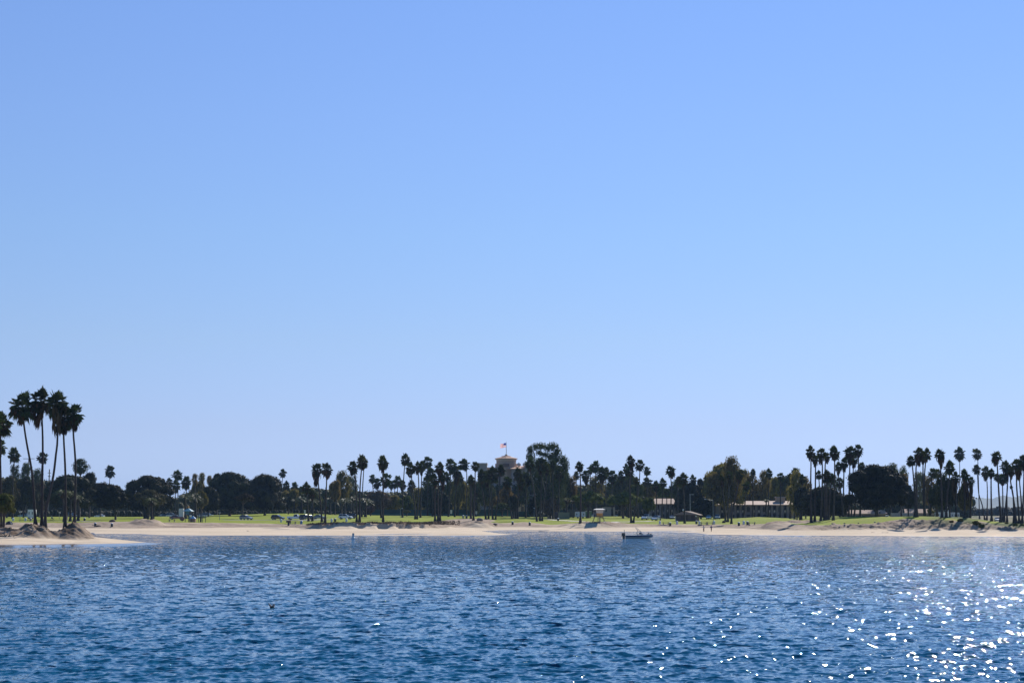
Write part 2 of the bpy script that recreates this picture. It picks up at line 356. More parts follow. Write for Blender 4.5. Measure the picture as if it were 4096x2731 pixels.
    q = np.stack([idx[:-1, :-1], idx[:-1, 1:], idx[1:, 1:], idx[1:, :-1]], -1).reshape(-1, 4)
    me = fastmesh('water', V, q); me.polygons.foreach_set('use_smooth', [True] * len(me.polygons))
    ca = me.attributes.new('chop', 'FLOAT', 'POINT'); ca.data.foreach_set('value', ((np.sqrt(LOST + .003) * CHOP) / .15).astype(np.float32).ravel()); o = link('water', me, water_mat()); o['kind'] = 'structure'
    # ---- hills far right, behind the point
    px = np.arange(3300, 5400, 8.0); sk = np.interp(px, [3300, 3700, 3880, 3915, 3945, 3972, 4004, 4023, 4045, 4058, 4096, 4300, 4700, 5400], [2030, 2000, 1997, 1990, 1992, 1996, 1984, 1981, 1985, 1989, 1978, 1970, 1985, 2010])
    Yh = np.array([4800, 5200, 5600, 6100, 6700, 7300, 7900, 8300]); fr = np.array([0, .12, .28, .45, .7, 1, 1.0, .8])
    PX, YH = np.meshgrid(px, Yh); FR = fr[:, None] * np.ones(PX.shape)
    H = (HC + 7300 * np.array([slope(s) for s in sk]))[None, :]
    Zh = 2 + FR * (H - 2) + fbm(PX * .02, YH * .002, 4) * 22 * np.clip(FR * 3, 0, 1) * (FR < 1) + fbm(PX * .12, YH * .02, 2) * 9 * np.clip(FR * 4, 0, 1)
    Xh = (PX - CX) * cs / F * YH
    V = np.stack([Xh, YH, Zh], -1).reshape(-1, 3); nr, nc = PX.shape; idx = np.arange(nr * nc).reshape(nr, nc)
    q = np.stack([idx[:-1, :-1], idx[:-1, 1:], idx[1:, 1:], idx[1:, :-1]], -1).reshape(-1, 4)
    o = link('hills', fastmesh('hills', V, q), mat('hillside', (.05, .07, .055), .9, col2=(.025, .04, .035), scale=.008), smooth=True); o['kind'] = 'structure'
    # ---- air
    if HAZE:
        b = MB().box(-3500, 6500, -60, 9200, -6.5, 130); o = b.obj('haze', None); o.data.materials.clear()
        m = bpy.data.materials.new('haze_air'); m.use_nodes = True; nt = m.node_tree; nt.nodes.remove(nt.nodes['Principled BSDF'])
        v = nt.nodes.new('ShaderNodeVolumePrincipled'); v.inputs['Density'].default_value = HAZE; v.inputs['Color'].default_value = (.4, .64, 1, 1); v.inputs['Anisotropy'].default_value = .1
        nt.links.new(v.outputs[0], nt.nodes['Material Output'].inputs['Volume']); o.data.materials.append(m); o['kind'] = 'stuff'
def ground_mat():
    m, nt, b = nm('ground_cover'); N = nt.nodes; L = nt.links
    def noise(sc, det=4, vec=None, dist=0):
        n = N.new('ShaderNodeTexNoise'); n.inputs['Scale'].default_value = sc; n.inputs['Detail'].default_value = det; n.inputs['Distortion'].default_value = dist
        L.new(vec or tc.outputs['Object'], n.inputs['Vector']); return n.outputs['Fac']
    def mix(f, a, bb, lo=0, hi=1):
        x = N.new('ShaderNodeMix'); x.data_type = 'RGBA'
        for s_, v in (('A', a), ('B', bb)):
            if isinstance(v, tuple): x.inputs[s_].default_value = (*v, 1)
            else: L.new(v, x.inputs[s_])
        if (lo, hi) != (0, 1):
            mr = N.new('ShaderNodeMapRange'); mr.inputs['From Min'].default_value = lo; mr.inputs['From Max'].default_value = hi; L.new(f, mr.inputs['Value']); f = mr.outputs['Result']
        L.new(f, x.inputs['Factor']); return x.outputs['Result']
    tc = N.new('ShaderNodeTexCoord')
    at = N.new('ShaderNodeAttribute'); at.attribute_name = 'zone'; sp = N.new('ShaderNodeSeparateColor'); L.new(at.outputs['Color'], sp.inputs[0])
    av = N.new('ShaderNodeAttribute'); av.attribute_name = 'veg'; sv = N.new('ShaderNodeSeparateColor'); L.new(av.outputs['Color'], sv.inputs[0])
    n1 = noise(.06, 5); n2 = noise(.9, 5); n3 = noise(6, 3); n4 = noise(.25, 6, dist=.6)
    st = N.new('ShaderNodeMapping'); st.inputs['Scale'].default_value = (.05, .6, 1); L.new(tc.outputs['Object'], st.inputs[0]); nst = noise(1, 5, st.outputs[0])
    sand = mix(n1, SAND, SAND2, .35, .65); sand = mix(nst, sand, SAND3, .5, .75); sand = mix(n3, sand, SAND2, .62, .8)
    dirt = mix(n4, DIRT, DIRT2, .35, .65); dirt = mix(n2, dirt, DIRT3, .55, .75)
    gr = mix(n1, GRASS, GRASS2, .35, .65); gr = mix(n4, gr, GRASS3, .5, .72); gr = mix(n3, gr, GRASS2, .6, .8)
    wet = mix(n2, (.16, .125, .10), (.21, .165, .13))
    c = mix(sp.outputs[2], sand, dirt); c = mix(sp.outputs[0], c, gr, .3, .7); c = mix(sp.outputs[1], c, wet)
    c = mix(sv.outputs[0], c, (.10, .065, .04)); c = mix(sv.outputs[1], c, (.07, .085, .025))
    L.new(c, b.inputs['Base Color'])
    ro = N.new('ShaderNodeMapRange'); ro.inputs['To Min'].default_value = .95; ro.inputs['To Max'].default_value = .13; L.new(sp.outputs[1], ro.inputs['Value']); L.new(ro.outputs[0], b.inputs['Roughness'])
    sr = N.new('ShaderNodeMapRange'); sr.inputs['To Min'].default_value = .1; sr.inputs['To Max'].default_value = .8; L.new(sp.outputs[1], sr.inputs['Value']); L.new(sr.outputs[0], b.inputs['Specular IOR Level'])
    bp = N.new('ShaderNodeBump'); bp.inputs['Distance'].default_value = .25
    iv = N.new('ShaderNodeMath'); iv.operation = 'SUBTRACT'; iv.inputs[0].default_value = 1; L.new(sp.outputs[1], iv.inputs[1]); ml = N.new('ShaderNodeMath'); ml.operation = 'MULTIPLY'; ml.inputs[1].default_value = .55; L.new(iv.outputs[0], ml.inputs[0]); L.new(ml.outputs[0], bp.inputs['Strength'])
    L.new(n2, bp.inputs['Height']); L.new(bp.outputs[0], b.inputs['Normal'])
    return m
def water_mat():
    m, nt, b = nm('sea_water'); N = nt.nodes; L = nt.links
    tc = N.new('ShaderNodeTexCoord')
    b.inputs['Base Color'].default_value = (*WATER, 1); b.inputs['Roughness'].default_value = WROUGH; b.inputs['IOR'].default_value = 1.333; b.inputs['Specular Tint'].default_value = (.25, .85, 1, 1)
    mp = N.new('ShaderNodeMapping'); mp.inputs['Scale'].default_value = (1, 1.2, 1); L.new(tc.outputs['Object'], mp.inputs[0])
    n = N.new('ShaderNodeTexNoise'); n.inputs['Scale'].default_value = 4.0; n.inputs['Detail'].default_value = 5; n.inputs['Roughness'].default_value = .55; n.inputs['Distortion'].default_value = .4; L.new(mp.outputs[0], n.inputs['Vector'])
    n2 = N.new('ShaderNodeTexNoise'); n2.inputs['Scale'].default_value = .9; n2.inputs['Detail'].default_value = 3; L.new(mp.outputs[0], n2.inputs['Vector'])
    at = N.new('ShaderNodeAttribute'); at.attribute_name = 'chop'
    def vm(op, x, y=None, v=None):
        q = N.new('ShaderNodeVectorMath'); q.operation = op; L.new(x, q.inputs[0])
        if y is not None: L.new(y, q.inputs[1])
        if v is not None: q.inputs[1].default_value = v
        return q.outputs[0]
    a1 = vm('MULTIPLY', vm('SUBTRACT', n.outputs['Color'], v=(.5, .5, .5)), v=(.7, .7, 0)); a2 = vm('MULTIPLY', vm('SUBTRACT', n2.outputs['Color'], v=(.5, .5, .5)), v=(1, 1, 0))
    n3 = N.new('ShaderNodeTexNoise'); n3.inputs['Scale'].default_value = 1.3; n3.inputs['Detail'].default_value = 2.5; L.new(mp.outputs[0], n3.inputs['Vector'])
    a3 = vm('MULTIPLY', vm('SUBTRACT', n3.outputs['Color'], v=(.5, .5, .5)), v=(1, 1, 0)); a3 = vm('MULTIPLY', vm('MULTIPLY', a3, a3), vm('MULTIPLY', a3, v=(60, 60, 0)))
    sm = vm('ADD', vm('ADD', a1, a2), a3); sc = N.new('ShaderNodeVectorMath'); sc.operation = 'SCALE'; L.new(sm, sc.inputs[0]); L.new(at.outputs['Fac'], sc.inputs['Scale'])
    ge = N.new('ShaderNodeNewGeometry'); nn = vm('NORMALIZE', vm('ADD', ge.outputs['Normal'], sc.outputs[0])); L.new(nn, b.inputs['Normal'])
    return m
# ================================================================== VEGETATION
def rot_basis(n):
    a = Vector((0, 0, 1)) if abs(n.z) < .9 else Vector((1, 0, 0))
    e1 = n.cross(a).normalized(); return e1, n.cross(e1)
def palm_crown(seed, full=1.0, nf=52):
    """fan palm crown, growing point at the origin, radius about 1"""
    r = random.Random(seed); V = []; Q = []
    def tri(a, b, c): V.extend([a, b, c]); Q.append((len(V) - 3, len(V) - 2, len(V) - 1))
    for i in range(nf):
        t = (i + .5) / nf; el = R_(86 - 146 * t ** .95 + r.uniform(-10, 10)); az = i * 2.39996 + r.uniform(-.25, .25)
        up = math.sin(el); out = math.cos(el)
        dirv = Vector((math.cos(az) * out, math.sin(az) * out, up))
        pl = r.choice((r.uniform(.12, .3), r.uniform(.36, .55), r.uniform(.36, .55))); side = Vector((-math.sin(az), math.cos(az), 0)); nrm = dirv.cross(side).normalized()
        p0 = Vector((0, 0, .08 * up)); p1 = p0 + dirv * pl + Vector((0, 0, -.06 * pl))
        w = .014; tri(p0 - side * w, p0 + side * w, p1)
        tri(p0 - nrm * w, p0 + nrm * w, p1)
        L = r.uniform(.46, .66) * full; k = 11
        droop = r.uniform(.05, .22) + .25 * t
        roll = r.uniform(-.6, .6); s2 = side * math.cos(roll) + nrm * math.sin(roll)
        for j in range(k):
            a = R_(-78 + 156 * j / (k - 1)) ; d = dirv * math.cos(a) + s2 * math.sin(a)
            ll = L * (1 - .28 * abs(math.sin(a))) * r.uniform(.85, 1.1)
            q = p1 + d * ll * .6; e = p1 + d * ll + Vector((0, 0, -droop * ll))
            wv = (dirv * -math.sin(a) + s2 * math.cos(a)) * (.6 * ll * .17)
            V.extend([p1, q - wv, e, q + wv]); n = len(V); Q.append((n - 4, n - 3, n - 2)); Q.append((n - 4, n - 2, n - 1))
    me = bpy.data.meshes.new('palm_fronds'); me.from_pydata([tuple(v) for v in V], [], Q); me.update(); return me
def palm_skirt(seed, n=74):
    """hanging dead fans, top 0 to bottom -1, radius about .5"""
    r = random.Random(seed); V = []; Q = []
    for i in range(n):
        az = r.uniform(0, 6.283); z0 = -r.random() ** 1.2 * .62; rr = r.uniform(.25, .88) * (1 - 1.15 * -z0); ln = r.uniform(.22, .42)
        side = Vector((-math.sin(az), math.cos(az), 0)); o = Vector((math.cos(az), math.sin(az), 0))
        p0 = o * .05 + Vector((0, 0, z0 + .1)); p1 = o * rr + Vector((0, 0, z0 - .02))
        V.extend([p0 - side * .02, p0 + side * .02, p1]); m = len(V); Q.append((m - 3, m - 2, m - 1))
        for j in range(5):
            a = (j - 2) * .3; e = p1 + (side * math.sin(a) * .6 + Vector((0, 0, -math.cos(a)))) * ln * r.uniform(.8, 1.1) + o * r.uniform(-.1, .03)
            wv = side * .055 + o * r.uniform(-.03, .03); mid = (p1 + e) / 2 + o * .03
            V.extend([p1, mid - wv, e, mid + wv]); m = len(V); Q.append((m - 4, m - 3, m - 2)); Q.append((m - 4, m - 2, m - 1))
    me = bpy.data.meshes.new('dead_fronds'); me.from_pydata([tuple(v) for v in V], [], Q); me.update(); return me
def feather_crown(seed, nf=34):
    """date palm crown with long arching feather fronds"""
    r = random.Random(seed); V = []; Q = []
    for i in range(nf):
        t = (i + .5) / nf; el = R_(80 - 100 * t); az = i * 2.39996
        o = Vector((math.cos(az), math.sin(az), 0)); side = Vector((-math.sin(az), math.cos(az), 0)); pts = []
        for k in range(7):
            s = k / 6; pts.append(o * (math.cos(el) * s + .18 * s * s) + Vector((0, 0, math.sin(el) * s * .95 - .55 * s * s)))
        for k in range(6):
            for sg in (-1, 1):
                w = .26 * (1 - k / 7) * (.45 if k == 0 else 1)
                for h in (0, .5):
                    a = pts[k].lerp(pts[k + 1], h); b = pts[k].lerp(pts[k + 1], h + .28); c = a.lerp(b, .9) + side * sg * w + o * .1 + Vector((0, 0, -.10 - .05 * r.random()))
                    V.extend([a, b, c]); m = len(V); Q.append((m - 3, m - 2, m - 1))
    me = bpy.data.meshes.new('feather_fronds'); me.from_pydata([tuple(v) for v in V], [], Q); me.update(); return me
def leaf_cloud(name, lobes, n, size, seed, core=.82, flat=.35, weights=None, shell=(.72, 1.08)):
    rs = np.random.RandomState(seed); lobes = np.array(lobes, float)
    wt = (lobes[:, 3] * lobes[:, 5]); wt = wt / wt.sum(); li = rs.choice(len(lobes), n, p=wt); Lb = lobes[li]
    d = rs.randn(n, 3); d /= np.linalg.norm(d, axis=1)[:, None]
    rad = rs.uniform(shell[0], shell[1], n)
    rad *= 1 + .35 * fbm(d[:, 0] * 3 + li * 7.1, d[:, 2] * 3 + d[:, 1] * 2.7, 2)
    p = Lb[:, :3] + d * rad[:, None] * Lb[:, 3:6]
    keep = np.ones(n, bool)
    for l in lobes:
        q = (((p - l[:3]) / (l[3:6] * .78)) ** 2).sum(1); keep &= ~(q < 1)
    p = p[keep]; d = d[keep]; m = len(p)
    nn = d + rs.randn(m, 3) * .9 + np.array([0, 0, flat]); nn /= np.linalg.norm(nn, axis=1)[:, None]
    a = np.where(np.abs(nn[:, 2:3]) < .9, np.array([[0, 0, 1.]]), np.array([[1., 0, 0]]))
    e1 = np.cross(nn, a); e1 /= np.linalg.norm(e1, axis=1)[:, None]; e2 = np.cross(nn, e1)
    ang = rs.rand(m) * 6.28; c, s = np.cos(ang)[:, None], np.sin(ang)[:, None]; f1 = e1 * c + e2 * s; f2 = -e1 * s + e2 * c
    sz = size * rs.uniform(.55, 1.5, m)[:, None]; f1 = f1 * sz; f2 = f2 * sz * rs.uniform(.35, .8, m)[:, None]
    V = np.stack([p - f1, p - f2 * .9 + f1 * .1, p + f1, p + f2], 1)
    Q = np.arange(m * 4).reshape(m, 4); VV = [V.reshape(-1, 3)]; QQ = [Q]; off = m * 4
    if core:  # solid core in each lobe, added inside the leaves to block light
        nu, nv = 10, 7
        for k, l in enumerate(lobes):
            th = np.linspace(0, 2 * np.pi, nu, endpoint=False); ph = np.linspace(.12, np.pi - .12, nv); T, Pp = np.meshgrid(th, ph)
            dd = np.stack([np.cos(T) * np.sin(Pp), np.sin(T) * np.sin(Pp), np.cos(Pp)], -1)
            rr = core * (1 + .25 * (rs.rand(nv, nu, 1) - .5)); pts = l[:3] + dd * rr * l[3:6]; VV.append(pts.reshape(-1, 3))
            ii = np.arange(nu * nv).reshape(nv, nu); jj = np.roll(ii, -1, 1)
            QQ.append(np.stack([ii[:-1], jj[:-1], jj[1:], ii[1:]], -1).reshape(-1, 4) + off); off += nu * nv
    return fastmesh(name, np.concatenate(VV), np.concatenate(QQ))
def dome_lobes(seed, n=46, flat=.42):
    r = random.Random(seed); L = [(0, 0, .42, .74, .74, .40)]
    for i in range(n):
        az = r.uniform(0, 6.283); el = R_(r.uniform(-28, 85)); k = r.uniform(.16, .27)
        L.append((math.cos(az) * math.cos(el) * .82, math.sin(az) * math.cos(el) * .82, max(.1, .42 + math.sin(el) * .48), k, k, k * .62))
    return L
def gum_lobes(seed, n=16):
    r = random.Random(seed); L = []
    for i in range(n):
        t = i / (n - 1); z = .12 + .82 * t; w = (.95 - .5 * abs(t - .45) ** 1.2 * 1.8); az = i * 2.4 + r.uniform(-.4, .4); q = r.uniform(.2, .8) * w
        k = r.uniform(.2, .34); L.append((math.cos(az) * q * (1 - k), math.sin(az) * q * (1 - k), z * (1 - k * .2), k, k, k * r.uniform(.42, .62)))
    return L
def umb_lobes(seed, n=30):
    r = random.Random(seed); L = []
    for i in range(n):
        az = i * 2.4; q = math.sqrt((i + .5) / n) * .84; k = r.uniform(.17, .28)
        L.append((math.cos(az) * q, math.sin(az) * q, .78 - .5 * q * q + r.uniform(-.12, .06), k, k, k * .55))
    return L
def round_lobes(seed, n=14):
    r = random.Random(seed); L = [(0, 0, .5, .6, .6, .36)]
    for i in range(n):
        az = r.uniform(0, 6.28); el = R_(r.uniform(-40, 80)); k = r.uniform(.22, .36)
        L.append((math.cos(az) * math.cos(el) * .68, math.sin(az) * math.cos(el) * .68, .5 + math.sin(el) * .34, k, k, k * .6))
    return L
MT = {}
def veg_protos():
    MT['frond'] = leafmat('palm_frond_green', (.075, .09, .02), (.03, .042, .012), rnd=.35, rough=.5, tr=.16, scale=3, spec=.25)
    MT['frondpale'] = leafmat('palm_frond_pale', (.11, .125, .035), (.05, .06, .02), rnd=.2, rough=.5, tr=.22, scale=1.3)
    MT['skirt'] = leafmat('dead_frond_brown', (.10, .06, .028), (.04, .024, .014), rnd=.25, rough=.8, tr=.1, scale=1.5)
    MT['ptrunk'] = mat('palm_trunk_bark', (.05, .038, .03), .9, col2=(.025, .02, .017), scale=2, rnd=.3, bump=.6)
    MT['bark'] = mat('tree_bark', (.09, .065, .045), .9, col2=(.04, .03, .022), scale=2, rnd=.25, bump=.6)
    MT['palebark'] = mat('gum_bark', (.26, .2, .15), .8, col2=(.12, .09, .07), scale=1, bump=.3)
    MT['dark'] = leafmat('dark_evergreen_leaves', (.038, .037, .013), (.012, .014, .006), tr=.05)
    MT['gum'] = leafmat('gum_leaves', (.095, .105, .03), (.028, .036, .013), tr=.25)
    MT['brown'] = leafmat('brownish_green_leaves', (.24, .18, .045), (.08, .065, .02), tr=.42)
    MT['bdark'] = leafmat('dark_brown_green_leaves', (.085, .062, .024), (.03, .026, .011), tr=.15)
    MT['olive'] = leafmat('yellow_green_leaves', (.15, .155, .024), (.045, .055, .012), tr=.25)
    MT['pale'] = leafmat('pale_grey_green_leaves', (.17, .165, .08), (.07, .075, .035), tr=.25)
    MT['red'] = leafmat('dry_reddish_leaves', (.15, .09, .055), (.07, .045, .03), tr=.15)
    G = {}
    G['palm'] = [palm_crown(s) for s in range(6)]; G['skirt'] = [palm_skirt(s + 50) for s in range(4)]; G['feather'] = [feather_crown(s + 9) for s in range(3)]
    G['dome'] = [leaf_cloud('broad_crown', dome_lobes(s), 15000, .026, s) for s in range(3)]
    G['gum'] = [leaf_cloud('gum_crown', gum_lobes(s + 20, 17), 7000, .03, s, core=.55, shell=(.5, 1.15)) for s in range(4)]
    G['umb'] = [leaf_cloud('umbrella_crown', umb_lobes(s + 40), 8000, .027, s, core=.7) for s in range(3)]
    G['round'] = [leaf_cloud('round_crown', round_lobes(s + 60), 7000, .034, s, core=.75) for s in range(4)]
    return G
_n = [0]
def mesh_with(me, m):
    k = me.name.split('.')[0] + '|' + m.name + '|' + me.name
    if k not in _mw:
        c = me.copy(); c.materials.clear(); c.materials.append(m); _mw[k] = c
    return _mw[k]
_mw = {}
def palm(G, r, cx, top, bot, w, Y, trunk, label, group=None, kind='fan'):
    _n[0] += 1; i = _n[0]; rd = random.Random(i)
    bx, by = rc(r, *trunk[-1])
    if Y: zb = gz(xat(bx, Y, 3) , Y); base = Vector((xat(bx, Y, zb), Y, zb))
    else: base = hit(bx, by); Y = base.y
    t = thing('fan_palm' if kind == 'fan' else 'feather_palm', label, 'palm tree', base, 0, group)
    s = ppm(Y); R = w / REG[r][2] / s / 2 * 1.2; px_, pt = rc(r, cx, top); _, pb = rc(r, cx, bot)
    ztop = zat(pt, Y); zbot = zat(pb, Y); H = ztop - zbot
    hz = min(R * 1.12, H * .5); gzp = ztop - hz            # growing point height
    C = Vector((xat(px_, Y, gzp), Y, gzp)) - base
    pts = []
    for (x, y) in trunk[:-1]:
        a, b_ = rc(r, x, y); q = P(a, b_, Y) - base
        if q.z < C.z - .3: pts.append(q)
    pts = [C] + pts + [Vector((0, 0, 0)), Vector((0, 0, -.5))]
    # smooth the path
    if len(pts) >= 4:
        sm = []
        for k in range(len(pts) - 2):
            p0 = pts[max(k - 1, 0)]; p1 = pts[k]; p2 = pts[k + 1]; p3 = pts[k + 2]
            for h in (0, .33, .66):
                sm.append(.5 * ((2 * p1) + (-p0 + p2) * h + (2 * p0 - 5 * p1 + 4 * p2 - p3) * h * h + (-p0 + 3 * p1 - 3 * p2 + p3) * h ** 3))
        pts = sm + pts[-2:]
    Ht = C.z; rb = .26 if kind == 'fan' else .38
    thick = {'date': .5}.get(kind, rb); rad = []
    for q in pts:
        f = max(0, min(1, q.z / Ht)); rad.append(thick * (1 - .42 * f) + .22 * max(0, 1 - q.z / 1.3))
    MB().tube(list(reversed(pts)), list(reversed(rad)), 8).obj('trunk', MT['ptrunk'], t, smooth=True)
    fm = MT['frondpale'] if kind == 'pale' else MT['frond']
    src = G['feather'][i % 3] if kind in ('date', 'pale') else G['palm'][i % 6]
    c = link('crown', mesh_with(src, fm), parent=t); c.location = C; c.rotation_euler = (rd.uniform(-.12, .12), rd.uniform(-.12, .12), rd.uniform(0, 6.28))
    c.scale = (R * 1.02, R * 1.02, max(hz * 1.02, R * .7))
    rest = H - hz
    if kind in ('fan', 'pale') and rest > .5:
        d = link('dead_fronds', mesh_with(G['skirt'][i % 4], MT['skirt']), parent=c)
        d.scale = (.92, .92, rest * 1.02 / c.scale[2]); d.rotation_euler = (0, 0, rd.uniform(0, 6.28)); d.location = (0, 0, .05)
    return t
def tree(G, r, cx, w, top, bot, Y, kind, leaf, label, base=None, bark='bark', group=None, name=None, depth=.8, trk=None, lobes=None, n=12000, lsz=.02):
    _n[0] += 1; i = _n[0]; rd = random.Random(i)
    px_, pt = rc(r, cx, top); _, pb = rc(r, cx, bot); s = ppm(Y)
    if base:
        bx, by = rc(r, *base)
        if len(base) == 2 and base[1]: b0 = hit(bx, by); Y = b0.y; s = ppm(Y)
    else: bx = px_; b0 = None
    zb = gz(xat(bx, Y, 3), Y); b0 = Vector((xat(bx, Y, zb), Y, zb))
    nm_ = name or {'dome': 'broad_tree', 'gum': 'gum_tree', 'umb': 'umbrella_tree', 'round': 'leafy_tree'}[kind]
    t = thing(nm_, label, 'tree' if 'bush' not in nm_ and 'shrub' not in nm_ else 'shrub', b0, 0, group)
    zt = zat(pt, Y); zl = max(zat(pb, Y), zb + .0); W = w / REG[r][2] / s
    C = Vector((xat(px_, Y, zl), Y, zl)) - b0; Hc = zt - zl
    top_ = C + Vector((0, 0, Hc * .45)); tr = trk or max(.25, min(1.0, W * .028)); m = MB()
    fork = Vector((C.x * .25, 0, max(1.2, C.z + Hc * .05)))
    m.tube([(0, 0, -.4), (C.x * .05, 0, fork.z * .5), fork, fork.lerp(top_, .5), top_], [tr * 1.35, tr, tr * .9, tr * .6, tr * .25], 8)
    for k in range(6):
        az = k * 1.05 + rd.uniform(-.3, .3); e = C + Vector((math.cos(az) * W * .3, math.sin(az) * W * .25, Hc * rd.uniform(.3, .65)))
        m.tube([fork * .95, fork.lerp(e, .5) + Vector((0, 0, Hc * .05)), e], [tr * .6, tr * .4, tr * .15], 6)
    m.obj('trunk' if 'bush' not in nm_ and 'shrub' not in nm_ else 'stem', MT[bark], t, smooth=True)
    if lobes: me = leaf_cloud('gum_crown', lobes, n, lsz, i, core=.6, shell=(.55, 1.15))
    else: g = G[kind]; me = g[i % len(g)]
    c = link('crown' if 'bush' not in nm_ and 'shrub' not in nm_ else 'foliage', mesh_with(me, MT[leaf]), parent=t)
    W *= 1.22 if (kind == 'gum' and not lobes) else (1.1 if kind in ('dome', 'round') else 1)
    c.location = C; c.scale = (W / 2, W / 2 * depth, Hc)
    if not lobes: c.rotation_euler = (0, 0, rd.uniform(-.5, .5) if depth != 1 else rd.uniform(0, 6.28))
    return t
ORD = ['leftmost', 'second from left', 'third from left', 'fourth from left', 'fifth from left', 'sixth from left', 'seventh from left', 'eighth from left', 'ninth from left', 'tenth from left', 'eleventh from left', 'twelfth from left', 'thirteenth from left', 'fourteenth from left', 'fifteenth from left', 'sixteenth from left', 'seventeenth from left', 'eighteenth from left', 'nineteenth from left', 'twentieth from left']
# clusters: key -> (adjective phrase, place phrase, group)
PC = {
 'near': ('tall leaning fan palm', 'of five on the near left sand mound', 'five tall palms on the near sand mound'),
 'edge': ('fan palm', 'of three cut by the left picture edge', 'palms at the left picture edge'),
 'pole': ('small distant fan palm', 'of two near the utility poles', 'distant palms near the utility poles'),
 'young': ('short bushy palm', 'under dark trees behind the near mound', 'short palms under the left dark trees'),
 'frond': ('short palm with pale fronds', 'behind the sand heap', 'short palms behind the sand heap'),
 'play': ('fan palm', 'behind the playground', 'palms behind the playground'),
 'tuft': ('bushy fan palm top', 'rising right of the twin dark domed trees', 'palms right of the domed trees'),
 'stub': ('short thick-trunked palm', 'in the shaded row behind parked cars', 'thick short palms behind the parked cars'),
 'cars': ('fan palm', 'beside the parked cars on the lawn', 'palms beside the parked cars'),
 'mid': ('slim fan palm', 'on the lawn above the broken sand bank', 'palms above the broken sand bank'),
 'midb': ('distant fan palm', 'in the row behind the sand bank palms', 'far palms behind the sand bank'),
 'hotel': ('fan palm', 'standing on the lawn in front of the hotel', 'palms in front of the hotel'),
 'hotelb': ('hazy fan palm', 'in the row close to the hotel walls', 'palms close to the hotel'),
 'gum': ('fan palm', 'in front of the giant dark gum tree', 'palms in front of the giant gum tree'),
 'guard': ('fan palm', 'around the lifeguard tower', 'palms around the lifeguard tower'),
 'umb': ('distant fan palm', 'rising behind the flat-topped trees', 'palms behind the flat-topped trees'),
 'rest': ('fan palm', 'rising around the brown restroom hut', 'palms around the restroom hut'),
 'brown': ('fan palm', 'among the brownish gum trees left of the motel', 'palms among the brownish gum trees'),
 'motel': ('fan palm', 'rising behind the grass hill by the motel', 'palms by the motel'),
 'grove': ('tall fan palm', 'in the grove on the right grass slope', 'palm grove on the right grass slope'),
 'point': ('tall fan palm', 'on the eroded bank before the open hills gap', 'palms on the eroded bank'),
 'skirt': ('palm wrapped in dead fronds', 'of three on the eroded bank', 'frond-wrapped palms on the bank'),
 'end': ('slender fan palm', 'in front of the blue hills at right edge', 'palms in front of the blue hills'),
}
